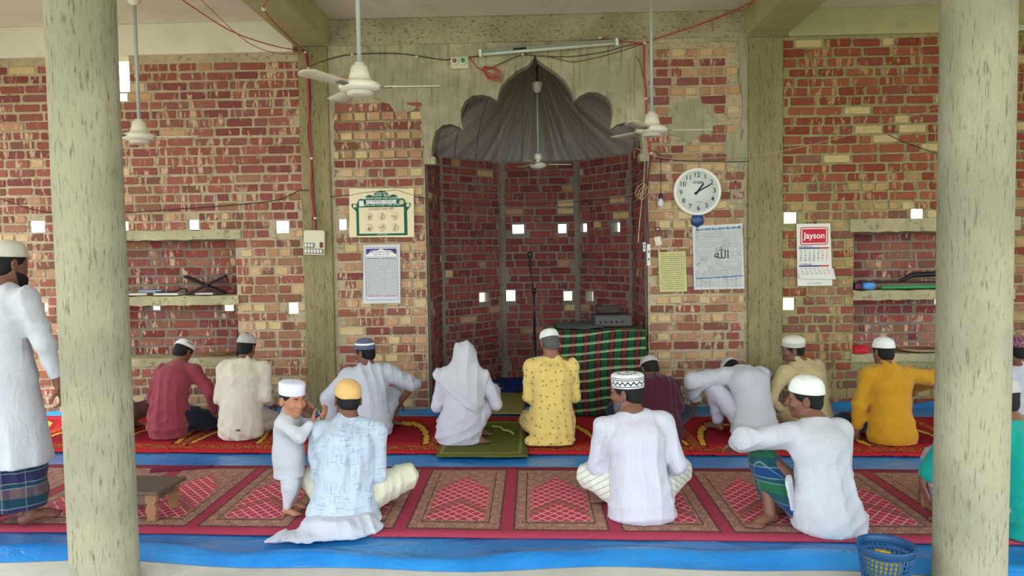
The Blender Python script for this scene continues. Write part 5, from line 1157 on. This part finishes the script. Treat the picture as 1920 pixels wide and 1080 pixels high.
def plaid(cs):
    def f(M, b, x, y, z):
        q = (z*5.2).fr(); b = M.mix(q.band(.0, .28), b, cs[0]); b = M.mix(q.band(.45, .72), b, cs[1]); u = ((x+y*.8)*7.0).fr()
        b = M.mix(u.band(.1, .35)*.45, b, cs[2]); ln = (u.band(.02, .05)).mx(q.band(.28, .31)).mx(q.band(.42, .45)).mx(q.band(.72, .75)); return M.mix(ln*.4, b, srgb(150, 164, 164))
    return f
LUNGI = fabric('plaid lungi', srgb(24, 58, 72), pat=plaid((srgb(96, 76, 78), srgb(44, 40, 78), srgb(20, 40, 66)))); LUNGI2 = fabric('teal green plaid lungi', srgb(24, 72, 84), pat=plaid((srgb(30, 92, 60), srgb(20, 56, 104), srgb(16, 44, 52))))
GREYCHK = fabric('grey white checked lungi', srgb(176, 168, 170), pat=chk)
def capm(name, c, pat=None): return fabric(name, c, .8, pat)
CAPW = capm('white knit cap', srgb(228, 228, 222)); CAPC = capm('cream knit cap', srgb(204, 198, 180)); CAPG = capm('grey knit cap', srgb(176, 174, 166)); CAPO = capm('pale orange cap', srgb(220, 178, 112)); CAPL = capm('lilac white stiff cap', srgb(224, 222, 240))
def zigzag(M, b, x, y, z):
    n = M.node('ShaderNodeMath', operation='ARCTAN2'); M.nt.links.new(x.so, n.inputs[0]); M.nt.links.new(y.so, n.inputs[1]); t = ((X(M.nt, n.outputs[0])*(16/(2*PI))+50.0).fr()-.5).ab()*2.0; r_ = (x*x+y*y).m('SQRT')
    blk = ((z-.022-t*.020).ab() < .0055)*z.band(.014, .05); blk = blk.mx(z.band(.010, .0145)).mx(z.band(.050, .055)).mx(z.band(.062, .066)).mx(((r_-.048-t*.016).ab() < .006)*(z > .072)).mx((r_ < .014)*(z > .07))
    return M.mix(blk, b, srgb(30, 28, 36))
CAPBW = capm('white cap with black zigzag border', srgb(214, 214, 212), zigzag)
CAPBL = capm('blue grey cap with white stripe', srgb(92, 96, 122), lambda M, b, x, y, z: M.mix(z.band(.040, .056), b, srgb(228, 228, 232)))
CAPST = capm('white cap with grey stripes', srgb(214, 210, 196), lambda M, b, x, y, z: M.mix((((z*90.0).fr() < .4)*z.band(.006, .045))*.8, b, srgb(96, 98, 88)))
CAPSP = capm('white cap with grey blocks', srgb(222, 220, 212), lambda M, b, x, y, z: M.mix((((x+y)*34.0).sin() > .2)*z.band(.03, .052)*.8, b, srgb(110, 112, 120)))
CAPMR = capm('maroon patterned cap', srgb(110, 52, 72), lambda M, b, x, y, z: M.mix((M.noise(M.coord(), 60, 2) > .52)*.7, b, srgb(170, 120, 140)))
# leg poses: knee, ankle, toe direction, top-of-foot direction
def kneel(w=.14, sp=.06): return ((-w, .36, .075), (-sp, -.06, .075), (.25, -1, -.12), (0, -.1, -1)), ((w, .36, .075), (sp, -.06, .075), (-.25, -1, -.12), (0, -.1, -1))
def cross(w=.36, kz=.15): return ((-w, .20, kz), (.10, .30, .06), (1, .15, 0), (0, .3, 1)), ((w, .20, kz), (-.10, .22, .06), (-1, .15, 0), (0, .3, 1))
def squat(w=.17, kz=.44, ky=.26): return ((-w, ky, kz), (-.15, ky+.02, .085), (-.2, 1, 0), (0, 0, 1)), ((w, ky, kz), (.15, ky+.02, .085), (.2, 1, 0), (0, 0, 1))
KSK = [('e', (0, -.03, .24), (0, -.05, .09), (.185, .165), (.205, .17)), ('c', (-.11, .05, .15), (-.16, .36, .10), .12, .10), ('c', (.11, .05, .15), (.16, .36, .10), .12, .10)]
CSK = [('e', (0, -.02, .14), (0, -.04, .06), (.20, .165), (.215, .17))]
def lungi(rt, a, b, wa, wb, mat, name='lungi', seed=4, legs=()):
    G = Field(); G.ecap(a, b, wa, wb, (1, 0, 0), .05)
    for q in legs: G.cone(*q, .05)
    G.cut((0, 0, -1), -max(.004, b[2]-.01) if not legs else -.004); G.folds = folds(seed, .007, .09, .02); return G.obj(name, .012, mat, rt)
# 1 standing at the left edge
person('standing man in long white kurta and dark plaid lungi at the left edge', (0, 0), -14, 1.0, z0=.022, hz=.86, lean=2, curve=6, head=(-18, -6, 0), pos=(onZ(18, 985, .022).x, onZ(18, 985, .022).y, 0), q=.975,
       L=((-.10, .02, .47), (-.11, -.02, .085), (-.15, 1, 0), (0, 0, 1)), R=((.10, .03, .47), (.13, .02, .085), (.35, 1, 0), (0, 0, 1)), aL=((-.27, .06, .86), (-1, -.5, 0)), aR=((.285, .10, .80), (1, -.6, 0), (.9, .3, .1)), hR=.9,
       kurta=WHITE, cap=('skull', CAPC, -4, .005), beard=HAIR, skirt=[('e', (0, 0, .88), (.0, 0, .36), (.19, .15), (.265, .20)), ('cut', (0, .0, -1), -.36)], fold=(5, .006, .11, .05, .12), h=.008, collar=True,
       extra=lambda rt, J: lungi(rt, (0, 0, .90), (.0, .01, .12), (.16, .13), (.215, .165), LUNGI))
# 2 seated behind the left pillar
k = cross(.33, .2)
person('seated person in tan cloth mostly hidden behind the left pillar', (192, 815), 10, 1.0, hz=.13, lean=8, slean=-8, head=(10, -15, 0), L=k[0], R=k[1], kurta=TANC, trousers=fabric('brown cloth', srgb(92, 62, 52)), cap=('skull', CAPC, -4, .005),
       skirt=[('e', (0, -.02, .14), (-.10, -.04, .05), (.20, .165), (.28, .18))], aL=((-.30, .15, .16), (-.15, -.7, -1)), aR=((.22, .25, .22), (.15, -.7, -1)), fold=(12, .0056))
# 3 maroon checked shirt, kneeling
k = kneel(.17, .05)
person('kneeling man in maroon checked shirt and white cap with grey blocks', (322, 816), -12, 1.0, hz=.205, lean=17, slean=-1, curve=26, head=(-6, -38, 4), L=k[0], R=((.24, .30, .085), (.05, -.06, .075), (-.25, -1, -.12), (0, -.1, -1)), kurta=REDCHK, trousers=NAVY, cap=('skull', CAPSP, -6, .004, .8),
       skirt=[('e', (0, -.03, .24), (0, -.05, .10), (.18, .16), (.195, .165)), ('c', (-.10, .05, .15), (-.15, .30, .10), .11, .10)], aL=((-.16, .24, .24), (-.15, -.7, -1)), aR=((.29, .24, .17), (1, -.55, .25)), fold=(21, .0056, .09), bulk=1.05)
# 4 beige kurta, kneeling
k = kneel(.16, .04)
person('kneeling man in plain beige kurta and cream cap by the brick wall', (456, 818), 4, 1.0, hz=.215, lean=9, slean=1, curve=14, head=(-14, -12, 2), L=k[0], R=((.20, .30, .075), (.09, -.05, .07), (-.35, -1, -.1), (0, -.1, -1)), kurta=BEIGE, trousers=fabric('pale grey cloth', srgb(178, 166, 150)), cap=('skull', CAPG, -2, .002, .9),
       skirt=KSK[:2], aL=((-.19, .22, .26), (-.15, -.7, -1)), aR=((.20, .22, .26), (.15, -.7, -1)), fold=(35, .0048, .085), bulk=1.12)
# 5 toddler
def child_extra(rt, J):
    pass
person('small child standing in white kurta and lilac white stiff cap', (0, 0), -92, .50, hs=.80, z0=.022, hz=.325, lean=2, curve=6, head=(-38, -8, 0), pos=(onZ(545, 962, .022).x, onZ(545, 962, .022).y, 0), q=1.0,
       L=((-.045, .02, .18), (-.045, -.01, .045), (-.1, 1, 0), (0, 0, 1)), R=((.05, .02, .18), (.055, .00, .045), (.35, 1, 0), (0, 0, 1)), aL=((-.045, .185, .535), (-1, .4, -1), (.2, .6, .6), (-.1, .35, 1)), aR=((.06, .165, .545), (1, .2, -1), (0, -1, .3), (.15, .25, 1)), hL=.5, hR=.25,
       tone='child', full=True, kurta=WHITE, trousers=WHITE, cap=('tall', CAPL, -3, .004, 1.22), hair='hair', skirt=[('e', (0, 0, .34), (0, .0, .20), (.088, .082), (.100, .092)), ('cut', (0, 0, -1), -.215)], fold=(8, .004, .06, .05), legcover=.016, h=.0055, arml=(.27, .24), bulk=1.25, neckfwd=.02)
c = onZ(560, 955, .022); crumple('patterned_cap', (c.x+.055, c.y+.02, .60), (.050, .045, .050), fabric('brown patterned cap', srgb(150, 112, 92), .85, lambda M, b, x, y, z: M.mix((((x+z)*60.0).sin() > 0.0)*.8, b, srgb(84, 52, 44))), 'brown patterned cap held up in the small child\'s hands', 'cap', 17, .12)
# 6 pale blue print, orange cap
k = cross(.33, .19)
def hem(rt, J):
    G = Field(); G.ecap((.02, -.13, .02), (-.02, -.26, .012), (.25, .12), (.22, .10), (1, 0, 0), .05); G.ell((-.17, -.29, .012), (.17, .10, .022), None, .05); G.ell((.18, -.22, .012), (.10, .09, .02), None, .05); G.ell((-.29, -.36, .008), (.11, .05, .012), None, .04)
    G.cut((0, 0, -1), -.001); G.cut((0, 0, 1), .10); G.folds = folds(77, .006, .08, .12); G.obj('kurta_hem', .010, WHITE2, rt)
person('man in pale blue printed kurta and pale orange cap, back to camera', (648, 972), 2, 1.03, hz=.125, lean=10, slean=1, curve=22, head=(26, -22, 5), L=((-.26, .20, .20), (.10, .30, .06), (1, .15, 0), (0, .3, 1)), R=((.36, .22, .20), (-.10, .22, .06), (-1, .15, 0), (0, .3, 1)), kurta=BLUEPR, trousers=CREAMT, cap=('skull', CAPO, -34, .0, 1.0),
       skirt=[('e', (0, -.02, .15), (-.0, -.06, .05), (.205, .165), (.235, .185))], aL=((-.12, .27, .20), (-.05, -.7, -1)), aR=((.16, .27, .20), (.15, -.7, -1)), fold=(41, .006, .10), bulk=1.1, extra=hem)
# 7 white kurta, striped blue cap, looking left
k = cross(.28, .2)
person('man in white kurta with blue grey striped cap looking left', (694, 812), 6, 1.03, hz=.125, lean=6, slean=-2, twist=4, curve=16, head=(62, -8, -3), L=k[0], R=((.20, .28, .30), (.12, .34, .08), (0, 1, 0), (0, 0, 1)), full=True, kurta=WHITE2, trousers=WHITE2, cap=('skull', CAPBL, -8, .0, 1.0), hair='hair',
       skirt=CSK, aL=((-.36, .06, .10), (-1, -.3, 0)), aR=((.27, .22, .24), (1, -.25, .5)), cuffR=.5, sleeve=1.15, fold=(52, .0056, .10), h=.0075, bulk=1.15)
# 8 white shawl over the head
def shawl(rt, J):
    G = Field(); hc = J['hc']; p3 = J['p3']; sh = J['W']
    G.ell(hc+np.array((0, -.016, .022)), (.094, .112, .110), None, .03); G.ell(hc+np.array((0, -.04, -.06)), (.086, .085, .10), None, .05)
    G.cone(hc+np.array((0, -.03, -.08)), p3+np.array((0, -.01, 0)), .080, .10, .05); G.cone(p3+np.array((-.02, -.01, -.02)), sh[-1][0]+np.array((-.02, -.01, .01)), .085, .080, .05); G.cone(p3, sh[1][0]+np.array((.0, -.01, .0)), .08, .072, .05)
    G.ecap(p3, J['p2']+np.array((0, -.0, 0)), (.15, .10), (.188, .142), J['side'], .05); G.ecap(J['p2'], J['p1']+np.array((.04, -.0, .02)), (.188, .142), (.165, .135), J['side'], .05)
    G.ecap(sh[-1][0]+np.array((-.04, -.02, -.02)), sh[-1][0]+np.array((-.19, -.03, -.40)), (.085, .06), (.030, .022), (0, 1, 0), .05); G.cut((-.75, 0, -1), -.36/1.25); G.ell(hc+np.array((0, .125, -.01)), (.066, .09, .10), None, .02, True); fb = folds(66, .006, .10, .05); G.folds = lambda P: fb(P)-.007*np.exp(-((.75*P[:, 0]+P[:, 2]-.385)/.012)**2)-.007*np.exp(-((.75*P[:, 0]+P[:, 2]-.46)/.010)**2); G.obj('shawl', .0105, WHITE, rt)
    b = MB(); q0 = J['p2']; 
person('man with a white shawl over his head, seated on olive mat', (868, 826), -6, 1.0, z0=.036, hz=.15, lean=9, curve=20, head=(-10, -14, 0), L=((-.20, .26, .10), (.05, .20, .06), (1, .2, 0), (0, .2, 1)), R=((.22, .27, .38), (.08, -.03, .06), (.9, -.25, 0), (0, 0, 1)), kurta=LILAC, trousers=LILAC, cap=None, hair='hair',
       skirt=[('e', (-.02, -.02, .16), (-.03, -.03, .06), (.195, .17), (.205, .18)), ('c', (-.10, .05, .13), (-.2, .26, .10), .12, .09)], aL=((-.17, .26, .25), (-.4, -1, -.2)), aR=((.25, .30, .40), (.45, -.6, -1)), fold=(63, .0056, .10), extra=shawl)
# 9 yellow dotted kurta
k = kneel(.15, .07)
def hem9(rt, J):
    G = Field(); G.ell((-.16, -.10, .02), (.10, .14, .05), None, .05); G.ell((.03, -.20, .012), (.13, .05, .025), None, .05); G.ell((-.02, -.13, .03), (.20, .10, .06), None, .05); G.cut((0, 0, -1), -.001); G.folds = folds(93, .005, .07, .12); G.obj('kurta_hem', .010, YELLOW, rt)
person('kneeling man in pale yellow dotted kurta and small white cap', (1036, 824), 6, 1.04, z0=.034, hz=.22, lean=8, slean=1, curve=16, head=(14, -24, 0), L=k[0], R=k[1], kurta=YELLOW, trousers=YELLOW, cap=('skull', CAPW, -4, .008, .85), hair='grey', tone='mid',
       skirt=[('e', (0, -.04, .24), (0, -.06, .06), (.18, .165), (.20, .185)), KSK[1], KSK[2]], aL=((-.08, .28, .40), (-.35, -.6, -1)), aR=((.10, .28, .36), (.35, -.6, -1)), fold=(71, .006, .09, .30), bulk=1.02, extra=hem9)
# 10 dark maroon
person('bowed man in dark maroon shirt behind the man with black bordered cap', (1236, 822), 4, .98, hz=.125, lean=32, curve=44, head=(10, -42, 0), L=((-.36, .20, .21), (.08, .28, .06), (1, .15, 0), (0, .3, 1)), R=((.27, .16, .20), (-.10, .22, .06), (-1, .15, 0), (0, .3, 1)), kurta=MAROON, trousers=NAVY, cap=('skull', CAPG, -10, .006, .8),
       skirt=CSK, aL=((-.18, .26, .22), (-.4, -1, -.3)), aR=((.22, .25, .22), (.15, -.7, -1)), fold=(83, .006))
# 11 striped white shirt
person('man in fine striped white shirt and cap with black pattern, looking left', (1200, 962), 3, 1.05, hz=.125, lean=8, slean=-3, twist=4, curve=16, head=(58, -8, -2), L=((-.30, .20, .19), (.10, .30, .06), (1, .15, 0), (0, .3, 1)), R=((.315, .24, .20), (-.10, .22, .06), (-1, .15, 0), (0, .3, 1)), full=True, kurta=STRIPEW, trousers=TRSTR, cap=('tall', CAPBW, -6, .0, 1.2), beard=GREYHAIR,
       skirt=[('e', (0, -.03, .16), (-.005, -.06, .045), (.195, .165), (.22, .185))], aL=((-.10, .30, .20), (-.8, -.8, -.3)), aR=((.20, .20, .18), (.45, -1, -.2)), fold=(91, .005, .10), h=.0065, legcover=.026, bulk=1.06)
# 12 bent white figure
person('man in white bent far forward over his knees, head hidden', (1412, 818), 14, 1.02, hz=.15, lean=22, curve=36, headoff=(0, .11, -.145), head=(0, -72, 0), L=((-.26, .22, .40), (-.20, .26, .075), (-.3, 1, 0), (0, 0, 1)), R=((.12, .32, .36), (.12, .34, .075), (.1, 1, 0), (0, 0, 1)), kurta=WHITE, trousers=LILAC, cap=('skull', CAPG, -4, .003),
       skirt=[('e', (0, -.02, .16), (.0, -.04, .06), (.20, .18), (.215, .185)), ('c', (.10, .03, .15), (.13, .25, .22), .11, .08)], aL=((-.37, .40, .27), (-1, 0, .35), (0, 0, 1), (-.1, .3, -1)), aR=((.16, .44, .30), (1, .1, .4)), fold=(104, .0056, .11), bulk=1.22, sleeve=1.3)
# 13 khaki kurta looking left
person('man in khaki kurta and striped cap by the right wall column, looking left', (1520, 806), 18, 1.0, hz=.15, lean=9, slean=-7, curve=26, head=(58, -8, -8), L=((-.22, .28, .12), (.08, .24, .06), (1, .15, 0), (0, .3, 1)), R=((.27, .25, .13), (-.10, .22, .06), (-1, .15, 0), (0, .3, 1)), full=True, kurta=KHAKI, trousers=KHAKI, cap=('round', CAPST, -8, -.004), beard=None,
       skirt=CSK, aL=((-.20, .14, .16), (-1, -.2, 0)), aR=((.24, .22, .2), (.15, -.7, -1)), fold=(113, .0056), h=.0075, bulk=1.1)
# 14 white kurta, arm out over raised knee
def lungi14(rt, J): lungi(rt, (-.10, .04, .14), (-.22, .24, .32), (.14, .10), (.11, .085), LUNGI2, 'lungi', 7, [((-.23, .27, .37), (-.20, .22, .15), .095, .075), ((-.2, .2, .2), (-.05, .2, .12), .09, .1)])
def flap(rt, J):
    lungi14(rt, J); G = Field(); G.ecap((-.225, .02, .30), (-.20, .0, .13), (.062, .016), (.062, .016), (.75, .66, 0), .01); G.folds = folds(3, .004); G.obj('kurta_flap', .009, WHITE, rt)
person('man in plain white kurta and white cap, arm resting on raised plaid knee', (1540, 984), 18, 1.05, hz=.125, lean=8, slean=1, twist=6, curve=22, head=(52, -6, -4), L=((-.22, .27, .38), (-.27, .13, .065), (-.95, -.30, 0), (0, 0, 1)), R=((.25, .28, .14), (.0, .25, .06), (-1, .15, 0), (0, .3, 1)), full=True, kurta=WHITE, trousers=None, cap=('skull', CAPW, -10, .003, 1.0),
       skirt=[('e', (0, -.03, .16), (.01, -.06, .05), (.20, .17), (.225, .19))], aL=((-.26, .50, .40), (-1, .1, .1)), aR=((.10, .30, .2), (.10, -.6, -1)), fold=(121, .0065, .12), h=.0065, bulk=1.16, sleeve=1.25, extra=flap)
# 15 mustard
person('man in mustard kurta and white cap leaning on his left arm', (1668, 826), 4, 1.0, hz=.15, lean=7, slean=1, curve=14, head=(14, -6, 0), L=((-.24, .28, .12), (.08, .24, .06), (1, .15, 0), (0, .3, 1)), R=((.20, .26, .30), (.14, .30, .075), (.1, 1, 0), (0, 0, 1)), kurta=MUSTARD, trousers=NAVY, cap=('skull', CAPW, -4, .002, .95),
       skirt=CSK, aL=((-.25, .08, .06), (-1, -.35, 0)), aR=((.44, .34, .42), (1, -.45, .15)), fold=(131, .0056, .08), bulk=1.1, sleeve=1.15)
# 16 teal
def lungi16(rt, J): lungi(rt, (-.10, .04, .14), (-.32, .26, .32), (.14, .10), (.11, .09), GREYCHK, 'lungi', 9, [((-.37, .28, .38), (-.37, .27, .22), .10, .088), ((-.2, .2, .2), (-.05, .2, .12), .09, .1)])
person('man in teal kurta partly hidden by the right pillar, hand over knee', (1922, 990), 28, 1.05, hz=.125, lean=9, slean=0, twist=0, curve=22, head=(-10, -10, 0), L=((-.37, .28, .39), (-.24, .24, .075), (-.9, .3, 0), (0, 0, 1)), R=((.27, .26, .14), (.0, .25, .06), (-1, .15, 0), (0, .3, 1)), kurta=TEAL, trousers=None, cap=('skull', CAPG, -4, .006),
       skirt=[('e', (0, -.03, .16), (.01, -.06, .045), (.21, .18), (.27, .21)), ('c', (.10, .03, .14), (.25, .25, .14), .13, .11)], aL=((-.46, .33, .27), (-1, .1, .9), (-.6, .6, .3), (-.1, .1, -1)), aR=((.22, .22, .2), (.15, -.7, -1)), fold=(141, .006, .11), bulk=1.12, extra=lungi16, hL=.25)
# 17 at the right edge
k = cross(.28, .18)
person('man in white at the right edge with maroon patterned cap', (1928, 822), 10, 1.02, hz=.13, lean=8, curve=16, head=(10, -10, 0), L=k[0], R=k[1], kurta=WHITE2, trousers=WHITE2, cap=('round', CAPMR, -6, .0, 1.05), skirt=CSK, fold=(151, .0056))
